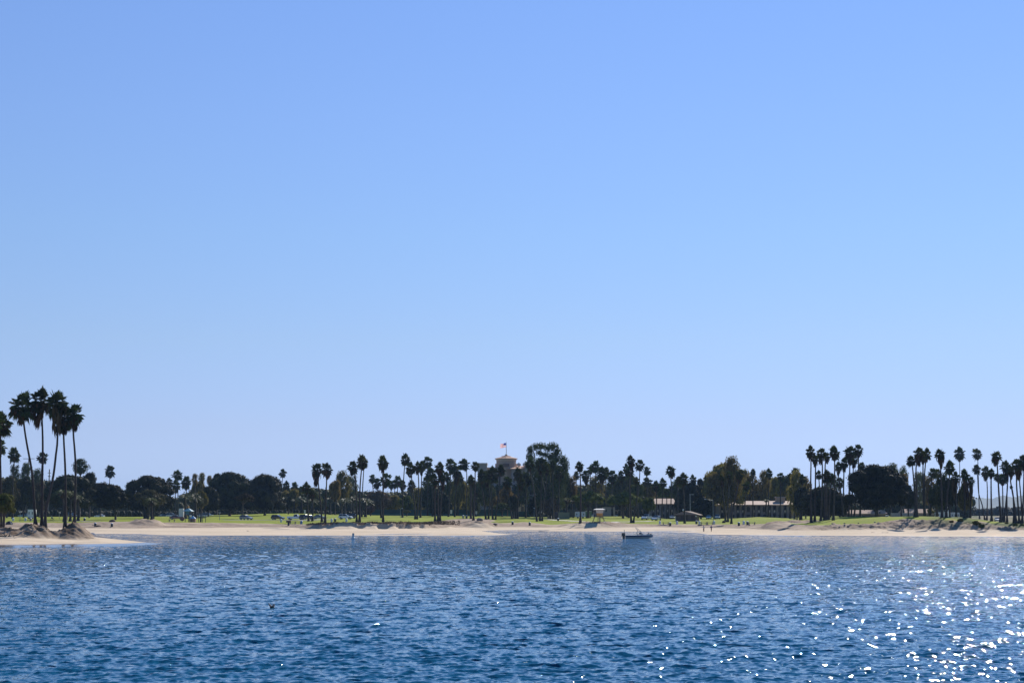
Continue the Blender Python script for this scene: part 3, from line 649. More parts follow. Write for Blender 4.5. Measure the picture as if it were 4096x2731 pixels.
PALMS = [
('near','A',200,140,475,215,294,[(218,470),(245,640),(285,860),(305,1120),(318,1322)]),
('near','A',365,105,515,190,295,[(380,480),(383,700),(378,1000),(375,1325)]),
('near','A',505,125,580,190,293,[(515,560),(500,720),(478,900),(440,1080),(412,1210),(403,1330)]),
('near','A',575,270,560,175,295,[(570,540),(583,800),(588,1050),(583,1320)]),
('near','A',665,245,530,160,296,[(657,510),(670,680),(678,850),(672,1100),(667,1315)]),
('edge','A',12,330,560,185,310,[(5,560),(3,750),(8,1000),(12,1330)]),
('edge','A',-70,270,520,200,305,[(-40,560),(-30,750),(-30,1000),(-30,1330)]),
('edge','A',0,565,765,115,420,[(3,760),(8,1000),(12,1280)]),
('pole','A',125,640,790,112,560,[(125,790),(118,900),(112,1250)]),
('pole','A',380,685,800,92,600,[(375,800),(372,900),(368,1250)]),
('lone1','A',985,800,930,92,800,[(983,930),(981,1000),(978,1250)]),
('young','A',562,985,1110,130,480,[(562,1100),(572,1180),(575,1290)],'pale'),
('young','A',640,1000,1120,110,490,[(640,1110),(632,1180),(630,1290)],'pale'),
('young','A',700,1050,1140,90,500,[(700,1140),(700,1180),(700,1290)],'pale'),
('frond','A',1290,1045,1170,110,0,[(1293,1150),(1297,1283)],'pale'),
('frond','A',1355,1060,1180,100,500,[(1358,1150),(1360,1285)],'pale'),
('frond','A',1425,1045,1160,100,0,[(1390,1150),(1370,1285)],'pale'),
('play','B',345,560,700,128,700,[(350,700),(350,1000),(350,1110)]),
('play','B',240,655,770,92,720,[(240,770),(245,1110)]),
('play','B',325,680,870,112,690,[(322,870),(318,950),(318,1110)]),
('play','B',455,630,830,132,640,[(455,830),(455,1110)]),
('play','B',435,820,960,175,560,[(440,960),(445,1120)],'date'),
('play','B',560,790,1000,170,570,[(570,990),(575,1120)],'date'),
('lone2','B',1665,545,665,90,820,[(1663,660),(1655,780),(1650,1080)]),
('tuft','B',1620,700,880,85,760,[(1620,880),(1620,1080)]),
('tuft','B',1710,695,900,95,740,[(1710,900),(1705,1090)]),
('tuft','B',1815,705,930,110,735,[(1812,930),(1810,1090)]),
('tuft','B',1900,760,940,90,740,[(1900,930),(1895,1090)]),
('stub','B',1695,850,1010,125,690,[(1695,1000),(1692,1090)],'date'),
('stub','B',1810,875,1020,125,690,[(1810,1010),(1808,1090)],'date'),
('stub','B',1905,850,1000,115,690,[(1905,1000),(1905,1092)],'date'),
('stub','C',150,895,990,140,690,[(150,990),(150,1110)],'date'),
('stub','C',375,870,990,150,680,[(375,985),(376,1118)],'date'),
('stub','C',560,890,990,160,680,[(562,990),(565,1122)],'date'),
('stub','C',668,855,970,130,0,[(668,970),(665,1134)],'date'),
('stub','C',820,880,1000,175,0,[(822,1000),(820,1152)],'date'),
('stub','C',20,860,970,140,690,[(20,970),(20,1105)],'date'),
('cars','C',80,710,880,115,0,[(88,860),(95,1000),(108,1205)]),
('cars','C',150,800,960,90,0,[(158,940),(165,1000),(155,1205)]),
('cars','C',215,470,800,140,0,[(235,780),(258,1000),(275,1210)]),
('cars','C',335,460,700,140,0,[(335,680),(325,900),(315,1220)]),
('cars','C',665,445,650,130,0,[(688,620),(700,800),(710,1000),(712,1212)]),
('cars','C',780,360,580,145,0,[(770,570),(752,800),(748,1213)]),
('cars','C',800,400,570,110,600,[(800,560),(785,800),(775,1150)]),
('mid','C',1037,370,620,145,0,[(1040,600),(1042,900),(1043,1213)]),
('mid','C',1078,590,810,140,0,[(1050,800),(1018,950),(1018,1163)]),
('midb','C',908,610,750,90,740,[(910,750),(930,930),(935,1100)]),
('midb','C',965,660,820,105,720,[(970,820),(975,1100)]),
('mid','C',1325,345,520,125,0,[(1312,520),(1300,680),(1288,900),(1285,1158)]),
('mid','C',1385,455,680,125,0,[(1400,670),(1420,850),(1440,1000),(1445,1180)]),
('midb','C',1230,625,790,118,740,[(1225,790),(1215,1000),(1210,1100)]),
('midb','C',1190,680,810,92,760,[(1188,800),(1180,1100)]),
('midb','C',1142,690,830,80,770,[(1142,830),(1140,1100)]),
('midb','C',1288,690,850,92,760,[(1288,850),(1285,1100)]),
('midb','C',1400,680,860,112,740,[(1400,860),(1400,1100)]),
('mid','C',1475,450,640,105,0,[(1485,630),(1490,800),(1480,1000),(1468,1180)]),
('mid','C',1527,440,650,105,0,[(1525,640),(1520,900),(1510,1160)]),
('midb','C',1600,385,560,130,690,[(1600,550),(1600,1120)]),
('mid','C',1635,520,710,150,0,[(1650,700),(1665,900),(1663,1145)]),
('midb','C',1590,640,850,120,720,[(1590,850),(1590,1110)]),
('mid','C',1752,455,680,125,0,[(1740,670),(1730,900),(1733,1202)]),
('mid','C',1690,600,800,130,0,[(1690,790),(1690,1000),(1695,1202)]),
('mid','C',1785,600,850,95,0,[(1780,840),(1765,1000),(1757,1205)]),
('mid','C',1890,410,640,138,0,[(1890,630),(1875,900),(1862,1147)]),
('mid','C',1960,490,780,128,0,[(1960,770),(1945,950),(1940,1150)]),
('midb','C',1840,580,740,95,700,[(1840,740),(1840,1120)]),
('hotel','C',2055,415,575,148,0,[(2088,560),(2092,760),(2088,1000),(2090,1152)]),
('hotel','C',2150,620,800,95,0,[(2148,800),(2146,1000),(2144,1175)]),
('midb','C',2010,600,800,100,690,[(2010,800),(1980,1000),(1965,1130)]),
('hotel','D',315,450,585,108,0,[(316,580),(312,800),(300,1000),(295,1190)]),
('hotelb','D',255,625,770,92,0,[(255,760),(262,1160)]),
('hotelb','D',330,730,900,95,650,[(330,900),(325,1140)]),
('hotel','D',400,540,760,125,0,[(400,760),(425,950),(450,1180)]),
('hotel','D',530,510,740,180,0,[(520,730),(525,950),(537,1182)]),
('hotel','D',640,485,660,115,0,[(628,650),(610,850),(590,1020),(570,1183)]),
('hotel','D',462,600,800,105,0,[(490,800),(500,950),(482,1178)]),
('hotel','D',720,630,830,125,0,[(725,830),(750,1000),(777,1177)]),
('hotel','D',855,530,820,118,0,[(855,820),(852,1000),(850,1173)]),
('hotelb','D',960,575,790,150,620,[(955,780),(950,1150)]),
('hotel','D',895,640,850,100,0,[(880,850),(840,1000),(822,1173)]),
('gum','D',1000,400,600,118,0,[(1010,600),(1050,800),(1070,1000),(1090,1207)]),
('gum','D',1145,400,640,150,0,[(1150,640),(1140,900),(1128,1203)]),
('gum','D',1218,470,650,112,0,[(1212,650),(1200,800),(1170,1000),(1155,1202)]),
('gum','D',1290,430,600,100,600,[(1290,600),(1290,1130)]),
('gum','D',1375,520,720,135,600,[(1370,700),(1362,1100)]),
('guard','D',1465,870,1000,102,600,[(1463,1000),(1462,1090)],'pale'),
('guard','D',1625,445,600,108,0,[(1632,600),(1640,900),(1635,1220)]),
('umb','D',1700,560,770,112,660,[(1700,770),(1700,1100)]),
('umb','D',1585,570,700,90,690,[(1585,700),(1585,1100)]),
('umb','D',1762,500,640,85,700,[(1762,640),(1762,1100)]),
('umb','D',1822,435,620,128,640,[(1828,620),(1835,1100)]),
('umb','D',1905,510,760,145,610,[(1905,760),(1903,1040),(1900,1140)]),
('umb','D',1960,520,680,100,690,[(1955,680),(1955,1100)]),
('umb','D',2035,560,760,122,640,[(2035,760),(2035,1130)]),
('umb','D',2150,560,740,112,660,[(2150,720),(2145,800),(2145,1120)]),
('guard','E',385,375,600,115,0,[(380,590),(378,900),(393,1226)]),
('guard','E',460,645,760,88,0,[(468,750),(465,900),(440,1080),(418,1226)]),
('umb','E',330,480,660,95,620,[(335,640),(340,1140)]),
('umb','E',365,500,680,130,600,[(365,680),(362,1140)]),
('rest','E',500,425,588,118,600,[(500,585),(490,760),(480,900),(478,1140)]),
('rest','E',590,510,640,95,640,[(587,640),(590,800),(590,1140)]),
('rest','E',590,650,790,125,680,[(590,790),(590,1120)]),
('rest','E',702,690,850,110,570,[(708,830),(712,1130)]),
('rest','E',790,660,800,100,620,[(788,800),(780,990),(778,1110)]),
('rest','E',888,495,690,120,610,[(890,690),(895,780),(885,1120)]),
('rest','E',838,790,900,90,640,[(838,900),(836,1120)]),
('rest','E',905,755,870,110,680,[(905,870),(903,1120)]),
('rest','E',1040,595,780,155,0,[(1045,780),(1055,950),(1062,1232)]),
('rest','E',975,640,800,90,600,[(975,800),(975,1130)]),
('rest','E',1168,620,760,98,640,[(1165,750),(1150,1100)]),
('brown','E',1525,610,800,85,0,[(1535,800),(1560,1000),(1575,1212)]),
('brown','E',1620,570,770,92,0,[(1615,770),(1605,1000),(1605,1214)]),
('brown','E',1752,540,750,112,0,[(1735,750),(1690,950),(1655,1100),(1648,1236)]),
('brown','E',1840,700,840,105,580,[(1835,830),(1800,1130)]),
('brown','E',1922,540,650,66,620,[(1920,650),(1918,1120)]),
('motel','E',2120,540,700,92,620,[(2120,700),(2110,1120)]),
('motel','E',2085,905,975,85,600,[(2085,970),(2084,1060),(2083,1140)],'pale'),
('motel','F',385,590,710,95,620,[(384,700),(380,1150)]),
('motel','F',575,520,700,120,600,[(570,700),(560,1160)]),
('motel','F',510,600,740,90,610,[(510,740),(505,1150)]),
('motel','F',655,610,760,95,560,[(655,760),(630,1160)]),
('grove','F',758,255,470,125,0,[(765,470),(762,700),(768,1222)]),
('grove','F',820,370,545,92,0,[(822,540),(818,900),(812,1205)]),
('grove','F',895,280,520,122,0,[(908,520),(903,850),(888,1200)]),
('grove','F',958,330,500,92,0,[(943,500),(940,800),(935,1190)]),
('grove','F',1055,255,465,142,0,[(1062,460),(1058,850),(1045,1192)]),
('grove','F',1110,450,650,95,470,[(1110,640),(1140,850),(1170,1100)]),
('grove','F',1180,400,610,112,470,[(1178,600),(1172,900),(1165,1140)]),
('grove','F',1250,245,520,150,465,[(1252,520),(1245,800),(1240,1150)]),
('grove','F',1358,235,430,118,465,[(1360,430),(1355,650),(1330,900),(1305,1120)]),
('grove','F',1300,340,560,120,475,[(1295,560),(1280,900),(1270,1140)]),
('grove','F',965,560,740,130,0,[(960,740),(960,900),(963,1190)]),
('grove','F',1030,600,730,95,0,[(1020,720),(1000,900),(985,1188)]),
('grove','F',865,560,690,95,520,[(865,690),(885,900),(925,1170)]),
('grove','F',1400,460,570,105,490,[(1395,570),(1380,1130)]),
('grove','F',1125,650,810,105,500,[(1125,800),(1130,1140)]),
('point','G',455,375,520,135,0,[(470,520),(490,750),(505,950),(500,1150)]),
('point','G',550,275,540,128,0,[(515,530),(520,800),(528,1152)]),
('point','G',600,310,510,100,440,[(602,500),(606,900),(620,1140)]),
('point','G',645,285,490,120,435,[(632,490),(620,700),(628,1140)]),
('point','G',815,285,570,125,0,[(825,570),(835,850),(840,1160)]),
('point','G',730,530,680,120,470,[(710,680),(690,1100)]),
('point','G',790,540,700,90,480,[(785,700),(780,1100)]),
('point','G',938,440,640,145,0,[(935,640),(905,900),(893,1160)]),
('point','G',1060,265,475,135,0,[(1062,475),(1060,750),(1040,1152)]),
('skirt','G',1010,580,960,110,425,[(1015,960),(1020,1150)]),
('skirt','G',1125,540,980,125,0,[(1125,980),(1125,1160)]),
('skirt','G',1205,640,980,88,418,[(1200,980),(1190,1155)]),
('end','G',1278,280,450,118,0,[(1290,450),(1298,700),(1305,950),(1312,1176)]),
('end','G',1273,490,625,102,0,[(1285,620),(1300,850),(1345,1000),(1378,1190)]),
('end','G',1390,505,720,115,0,[(1405,720),(1410,900),(1403,1192)]),
('end','G',1460,540,690,84,0,[(1456,690),(1458,950),(1463,1202)]),
('end','G',1520,310,535,128,0,[(1535,530),(1545,700),(1560,950),(1577,1216)]),
('end','G',1535,600,720,100,0,[(1548,720),(1560,900),(1590,1216)]),
('end','G',1600,600,770,112,0,[(1600,770),(1603,900),(1607,1218)]),
('end','G',1640,440,740,130,0,[(1662,740),(1650,900),(1618,1218)]),
('end','G',1690,490,660,100,0,[(1665,660),(1655,900),(1657,1216)]),
('end','G',1715,520,700,90,0,[(1700,700),(1735,900),(1745,1226)]),
('end','G',1708,750,800,40,0,[(1715,800),(1750,1000),(1772,1228)]),
('end','G',1778,415,720,132,0,[(1775,720),(1790,950),(1812,1230)]),
('end','G',1812,430,690,105,0,[(1812,680),(1830,900),(1852,1226)]),
('end','G',1862,370,600,120,0,[(1868,600),(1862,900),(1845,1230)]),
]
TREES = [
# region cx w top bot Y kind leaf label base bark
('A',620,470,905,1205,530,'dome','dark','wide black-green domed tree behind the five tall near palms',(590,0)),
('A',980,310,985,1212,500,'dome','dark','low dark domed tree with visible forked trunk left of the sand heap',(1036,1296)),
('A',1330,450,915,1235,570,'dome','dark','large dark domed tree behind the rough sand heap',(1320,0)),
('A',1340,320,1020,1205,540,'round','bdark','brownish bushy tree in front of the dome behind the sand heap',(1330,0)),
('A',125,140,800,1000,760,'gum','gum','small gum tree left of the crossarm utility pole',None),
('A',225,150,785,1000,770,'gum','gum','gum tree directly behind the crossarm utility pole',None),
('A',325,150,840,1050,780,'gum','gum','gum tree between the two utility poles',None),
('A',712,205,745,890,600,'gum','gum','gum tree with airy flat top against the sky behind near palms',None),
('A',800,150,870,1060,590,'round','dark','dark bushy tree right of the airy gum tree',None),
('A',60,250,900,1230,600,'round','bdark','dense brown-green tree at the left picture edge',None),
('A',210,240,920,1240,610,'round','dark','dark leafy tree behind the left edge parked cars',None),
('A',350,200,960,1230,620,'gum','bdark','brownish tree behind the leaning palm trunks',None),
('A',900,200,960,1180,640,'round','bdark','low brown-green tree between the two left dark domes',None),
('B',560,115,605,745,720,'gum','brown','small-crowned gum tree, left one of three right of the playground palms',None),
('B',648,120,597,735,720,'gum','brown','small-crowned gum tree, middle one of three right of the playground palms',None),
('B',742,115,628,755,720,'gum','brown','small-crowned gum tree, right one of three beside the first twin dome',None),
('B',840,120,603,760,690,'round','dark','small dark crown peeping over left shoulder of the twin domes',None),
('B',1000,600,612,1095,640,'dome','dark','left and taller of the twin huge dark domed trees',None),
('B',1440,520,632,1095,645,'dome','dark','right one of the twin huge dark domed trees',None),
('B',730,260,780,1090,620,'dome','dark','lower dark tree hugging the left side of the twin domes',None),
('B',1185,260,840,1000,560,'umb','bdark','small umbrella-shaped tree in front of the twin domes',(1160,0)),
('B',1735,140,890,1080,660,'round','dark','small dark tree at right foot of the twin domes',None),
('B',640,160,820,1080,600,'round','brown','brown-green bushy tree right of the playground',None),
('C',520,300,565,980,700,'gum','brown','brown gum tree behind the lawn palms by the white car',None),
('C',640,230,620,940,760,'gum','pale','sparse pale gum tree showing sky between its twigs',None),
('C',440,180,680,1000,680,'round','brown','brownish leafy tree left of the sparse pale gum',None),
('C',985,350,815,1110,720,'round','red','reddish brown bushy tree behind the first slim lawn palms',None),
('C',1345,250,880,1110,700,'round','olive','olive bush-like tree left of the dark fence trees',None),
('C',1750,290,840,1140,650,'dome','dark','dark rounded tree behind the palms above the sand bank end',None),
('C',885,120,1010,1115,660,'round','red','dry reddish bush at the left end of the green fence',None,'bark','garden_bush'),
('C',1340,100,1060,1110,660,'round','olive','yellow-green bush peeping over the green fence',None,'bark','garden_bush'),
('C',2060,260,700,1080,720,'gum','brown','brownish tree left of the hotel behind crowded palms',None),
('D',1530,170,640,960,640,'gum','brown','brown-leaved gum right of the giant gum tree',None),
('D',655,270,955,1100,640,'umb','olive','spreading olive tree over the fence in front of the hotel',None),
('D',800,160,870,1110,630,'round','dark','dark bushy tree left of the small gabled house',None),
('D',520,240,820,1050,680,'round','brown','brownish leafy tree covering the lower hotel walls',None),
('D',1080,200,880,1160,620,'round','dark','dark shrub mass at the left foot of the giant gum tree',None),
('D',1260,260,900,1170,610,'round','red','dark reddish shrub mass at the right foot of the giant gum',None),
('D',1735,440,800,1050,600,'umb','olive','flat-topped olive tree directly behind the lifeguard tower',None),
('D',1640,200,820,1100,640,'round','olive','yellow-green leafy tree left of the lifeguard tower',None),
('E',290,510,795,1090,590,'umb','olive','wide flat-topped olive tree right of the lifeguard tower',None),
('E',605,215,895,1110,580,'round','olive','rounded yellow-green tree above the two front-facing cars',None),
('E',640,220,740,960,700,'gum','brown','loose brownish tree left of the drooping palm',None),
('E',860,160,790,930,700,'gum','olive','thin olive tree above the left motel roof',None),
('E',470,330,740,950,700,'round','olive','olive tree crowns behind the wide flat-topped tree',None),
('E',1150,400,740,1150,640,'dome','dark','black-green conical tree behind the restroom hut',None),
('E',1270,300,915,1150,625,'dome','dark','lower dark tree right of the restroom hut',None),
('E',1650,380,385,960,610,'gum','brown','tallest brownish gum tree left of the motel',None),
('E',1430,290,590,960,620,'gum','brown','brown gum tree left of the tallest brownish gum',None),
('E',1570,540,500,1040,625,'dome','brown','broad rounded brown tree under the tallest brownish gum',None),
('E',1900,300,600,1000,672,'gum','brown','brown gum tree above the left end of the motel roof',None),
('E',2060,220,560,960,680,'gum','brown','brown gum tree behind the middle of the motel roof',None),
('E',1450,120,500,660,660,'gum','pale','small airy tree top left of the tallest brownish gum',None),
('E',1990,340,740,960,690,'round','dark','dark leafy tree behind the middle of the motel roof',None),
('E',1262,90,665,800,660,'round','dark','small dark crown right of the conical tree top',None),
('F',590,320,560,1150,570,'gum','brown','tall brownish tree at the right end of the motel',None),
('F',420,260,690,950,690,'round','brown','brown-green tree behind the right half of motel roof',None),
('F',650,220,760,1150,560,'round','dark','dark leafy tree beside the right motel corner',None),
('F',925,580,785,1165,480,'dome','dark','low wide dark dome behind the right slope palm grove',None),
('F',1590,770,522,1085,455,'dome','dark','biggest black-green round tree on the right point',(1590,0)),
('F',1770,340,478,860,620,'gum','pale','pale gum tree behind the biggest round tree',None),
('G',560,330,590,960,620,'gum','pale','pale green gum tree behind the eroded bank palms',None),
('G',360,200,520,900,600,'gum','pale','pale gum tree right of the biggest round tree',None),
('G',420,240,740,1090,520,'round','dark','dark green tree at right foot of the biggest round tree',None),
('G',850,280,600,1080,450,'gum','gum','dark leafy tree between the eroded bank palms',None),
('G',940,230,640,1080,440,'round','dark','dark dense tree left of the frond-wrapped palms',None),
('G',770,200,720,1080,470,'round','gum','green tree behind the leftmost shadows on the bank',None),
('G',700,110,1040,1120,560,'round','brown','small brown bush in front of the low tan building',None,'bark','garden_bush'),
('B',600,230,700,1000,740,'round','brown','brownish leafy tree behind the small-crowned gum trio',None),
('B',1780,300,790,1080,700,'round','brown','brown-green tree mass under the palms right of the twin domes',None),
('C',120,300,800,1090,700,'round','gum','dark green leafy tree behind the first palms by the parked cars',None),
('C',760,220,860,1090,720,'round','gum','green leafy tree behind the tall twin-trunk palms by the white hatchback',None),
('C',1180,200,880,1100,720,'round','brown','brown leafy tree behind the three slim far palms',None),
('C',1480,260,780,1110,710,'gum','brown','brownish gum tree behind the closely paired lawn palms',None),
('C',1620,240,720,1100,700,'round','gum','green tree hidden behind the broad-crowned palms over the sand bank',None),
('C',1880,300,680,1110,700,'gum','gum','dark gum tree behind the palms at the right end of sand bank',None),
('C',1985,220,640,1100,690,'round','brown','brown leafy tree behind the dense palm trio left of the hotel',None),
('D',300,260,700,1080,680,'gum','gum','green gum tree in front of the hotel left wing',None),
('D',440,260,640,1060,660,'round','gum','green leafy tree between the broad palm and the hotel left wing',None),
('D',720,240,760,1080,660,'round','brown','brownish tree in front of the hotel middle walls',None),
('D',900,240,700,1000,680,'gum','gum','green gum tree in front of the hotel right wing',None),
('D',1430,260,560,1120,640,'round','gum','dark green bulging tree on the right flank of the giant gum',None),
('D',1830,340,640,900,720,'gum','brown','brownish gum tree above the flat-topped tree by the lifeguard tower',None),
('D',2060,340,620,900,740,'gum','gum','green gum tree between the two flat-topped trees',None),
('E',370,360,640,920,740,'round','gum','green leafy tree behind the tallest palms right of the lifeguard tower',None),
('E',720,300,720,960,720,'round','gum','dark green tree above the left end of the short motel wing',None),
('E',960,260,690,1000,680,'gum','gum','green gum tree left of the black-green conical tree',None),
('E',1360,260,660,1060,660,'round','brown','brownish leafy tree left below the brown gum group',None),
('E',1790,320,560,1000,680,'round','brown','dense brown tree on the right side of the tallest brownish gum',None),
('E',2160,280,640,960,690,'round','brown','brown leafy tree behind the right part of the motel roof',None),
('F',480,320,620,960,690,'round','gum','dark green leafy tree behind the right motel palms',None),
('F',700,260,640,1100,600,'gum','brown','brown gum tree touching the left palm of the slope grove',None),
('F',1010,300,620,900,620,'gum','gum','green gum tree behind the slope grove palms',None),
('F',1900,260,600,1040,560,'round','brown','brownish tree behind the right shoulder of the biggest round tree',None),
('G',680,240,640,1000,560,'gum','brown','brownish gum tree behind the palms of the eroded bank middle',None),
('G',1130,190,700,1140,445,'round','brown','brown-leaved tree entwined behind the frond-wrapped palms',None),
('A',40,190,1065,1245,300,'dome','olive','small round-headed tree beside the beach tent',(30,0)),
]
def vegetation():
    G = veg_protos(); groups = {}
    for p in PALMS: groups.setdefault(p[0], []).append(p)
    lab = {}
    for k, L in groups.items():
        L2 = sorted(L, key=lambda p: rc(p[1], p[2], 0)[0])
        for i, p in enumerate(L2): lab[id(p)] = i
    for p in PALMS:
        k, r, cx, top, bot, w, Y, tr = p[:8]; kind = p[8] if len(p) > 8 else 'fan'
        if k == 'lone1': l, g = 'lone round-headed fan palm against the sky left of the sand heap', None
        elif k == 'lone2': l, g = 'lone thin fan palm against the sky above the right twin domed tree', None
        else: l = f'{PC[k][0]}, {ORD[lab[id(p)]]} {PC[k][1]}'; g = PC[k][2]
        palm(G, r, cx, top, bot, w, Y, tr, l, g, kind)
    for t in TREES:
        r, cx, w, top, bot, Y, kind, leaf, label, base = t[:10]; bark = t[10] if len(t) > 10 else 'bark'; name = t[11] if len(t) > 11 else None
        tree(G, r, cx, w, top, bot, Y, kind, leaf, label, base, bark, name=name)
    # the giant gum in front of the hotel: its own crown
    x0, x1, zt, zb = 955, 1492, 214, 1150
    L = []
    for (x, y, rx, ry) in [(1010,315,48,50),(1075,270,60,45),(1150,262,65,42),(1230,290,60,40),(1290,270,70,55),(1345,340,55,70),(1180,370,60,40),(1120,350,45,35),(1010,400,60,55),(1265,400,70,60),(1330,440,70,60),(1420,440,60,60),(1450,520,50,80),(1120,470,90,60),(1220,520,100,80),(1370,560,100,80),(1030,520,70,70),(1120,620,110,90),(1260,660,130,110),(1400,640,80,70),(1180,780,130,110),(1330,800,120,110),(1090,760,70,90),(1200,950,130,110),(1320,960,120,110)]:
        X = (x - (x0 + x1) / 2) / ((x1 - x0) / 2); Z = (zb - y) / (zb - zt); rX = rx / ((x1 - x0) / 2); rZ = ry / (zb - zt)
        L.append((X, random.uniform(-.35, .35), Z, rX, max(rX, .2), rZ))
    tree(G, 'D', (x0 + x1) / 2, x1 - x0, zt, zb, 615, 'gum', 'gum', 'giant dark green gum tree towering right of the hotel flag', (1250, 0), 'palebark', name='gum_tree', lobes=L, n=24000, lsz=.018, trk=.8, depth=.8)
    # far wood that reads as one mass
    sk = [(-700,1905),(0,1905),(100,1908),(330,1938),(480,1962),(600,1985),(700,1990),(750,1965),(1100,1950),(1250,1945),(1440,1960),(1600,1965),(1750,1935),(1900,1930),(2100,1935),(2330,1935),(2500,1938),(2700,1950),(2780,1955),(2850,1940),(3100,1940),(3230,1945),(3300,1985),(3380,2010),(3410,2010),(3500,1970),(3620,1970),(3680,2000),(3700,2000),(3780,1965),(3880,1975)]
    rs = np.random.RandomState(5); lob = []
    for px in np.arange(-700, 3880, 11.0):
        y = np.interp(px, [a for a, b in sk], [b for a, b in sk]); Y0 = 840
        zt_ = zat(y, Y0); 
        for k in range(4):
            Yk = 780 + rs.rand() * 90; r0 = rs.uniform(1.6, 3.4); top_ = zt_ * (Yk / Y0) * (.55 + .45 * rs.rand() ** .6) if k else zt_ * Yk / Y0
            z = max(3, top_ - r0); lob.append((xat(px + rs.uniform(-6, 6), Yk, z), Yk, z, r0, r0, max(r0, 1.5)))
        lob.append((xat(px, 850, 5), 850, 2 + (zt_ - 3) * .35, 2.6, 2, max(2, (zt_ - 3) * .5)))
    me = leaf_cloud('woodland', lob, 90000, .42, 9, core=.8, shell=(.7, 1.2))
    o = link('woodland', me, leafmat('woodland_leaves', (.08, .08, .026), (.025, .03, .013), rnd=0, tr=.15, scale=.12)); o['kind'] = 'stuff'; o['label'] = 'far wood of mixed dark trees behind the park'
    # under-storey hedge at the back of the lawn
    lob = []
    for px in np.arange(-300, 3200, 7.0):
        Yk = 742 + rs.rand() * 20; h = .8 + 1.6 * float(vn(px * .02, 0.5)) + rs.rand() * .6; X = xat(px, Yk, 4); zz = 3.0
        lob.append((X, Yk, zz + h * .6, 1.3, 1.3, h))
    me = leaf_cloud('undergrowth', lob, 30000, .28, 19, core=.8)
    o = link('undergrowth', me, MT['dark']); o['kind'] = 'stuff'
    # dark scrub and trees on the far shore behind the bank end
    lob = []
    for px in np.arange(3860, 4700, 5.0):
        for k in range(2):
            Yk = 1250 + rs.rand() * 200; h = (4.5 + 4.5 * float(vn(px * .03, .7))) * (.6 + .5 * rs.rand()); zz = 1.5; X = xat(px, Yk, 4); lob.append((X, Yk, zz + h * .5, 3.0, 3.0, h * .6))
    me = leaf_cloud('far_scrub', lob, 16000, .6, 29, core=.85)
    o = link('far_scrub', me, MT['dark']); o['kind'] = 'stuff'
    # dry grass on the crest of the sand bank
    V = []; Q = []
    for k in range(5200):
        px = rs.uniform(1225, 1840); kk = np.interp(px, kx, kY[:, 6]); k2 = np.interp(px, kx, kY[:, 7]); Yk = kk + .2 + (k2 - kk) * rs.rand() ** 1.5 * .8; X = (px - CX) * cs / F * Yk
        h = rs.uniform(.12, .5) * (.4 + vn(px * .08, .2)); a = rs.uniform(0, 3.14); dx, dy = math.cos(a) * .09, math.sin(a) * .09
        V.append((X, Yk, dx, dy, h, rs.uniform(-.15, .15)))
    V = np.array(V); zz = base_z(V[:, 0] / V[:, 1], V[:, 1])[0]
    A = np.stack([np.stack([V[:, 0] - V[:, 2], V[:, 1] - V[:, 3], zz - .03], -1), np.stack([V[:, 0] + V[:, 2], V[:, 1] + V[:, 3], zz - .03], -1), np.stack([V[:, 0] + V[:, 5] + V[:, 2] * .3, V[:, 1], zz + V[:, 4]], -1)], 1)
    me = fastmesh('dry_grass', A.reshape(-1, 3), np.arange(len(A) * 3).reshape(-1, 3)); o = link('dry_grass', me, mat('dry_grass_blades', (.17, .105, .06), .9, col2=(.08, .05, .03), scale=.5)); o['kind'] = 'stuff'
    # bushes on the right bank
    for (x, y, w, h, leaf, lab_) in [(1270,1262,130,70,'olive','round green bush on the eroded bank below the frond-wrapped palms'),(1340,1300,110,60,'olive','green bush low on the eroded bank, right of the round one'),
        (1075,1215,90,45,'brown','brownish bush on the eroded bank at the foot of palms'),(1655,1245,60,35,'brown','brown bush under the crossing palms at the bank end'),
        (1760,1265,90,40,'olive','green bush on the bank end near the right edge'),(1850,1270,70,40,'olive','rightmost green bush on the bank at the picture edge'),(960,1225,80,35,'brown','low brown bush on the bank between palm shadows')]:
        px, py = rc('G', x, y); b = hit(px, py - 3); s = ppm(b.y); t = thing('bank_bush', lab_, 'shrub', b, 0, 'bushes on the eroded bank')
        MB().tube([(0, 0, -.2), (0, 0, h / 3.136 / s * .5)], [.08, .04], 5).obj('stem', MT['bark'], t)
        c = link('foliage', mesh_with(G['round'][int(x) % 4], MT[leaf]), parent=t); c.scale = (w / 3.136 / s / 2, w / 3.136 / s / 2 * .8, h / 3.136 / s); c.location = (0, 0, -.25)
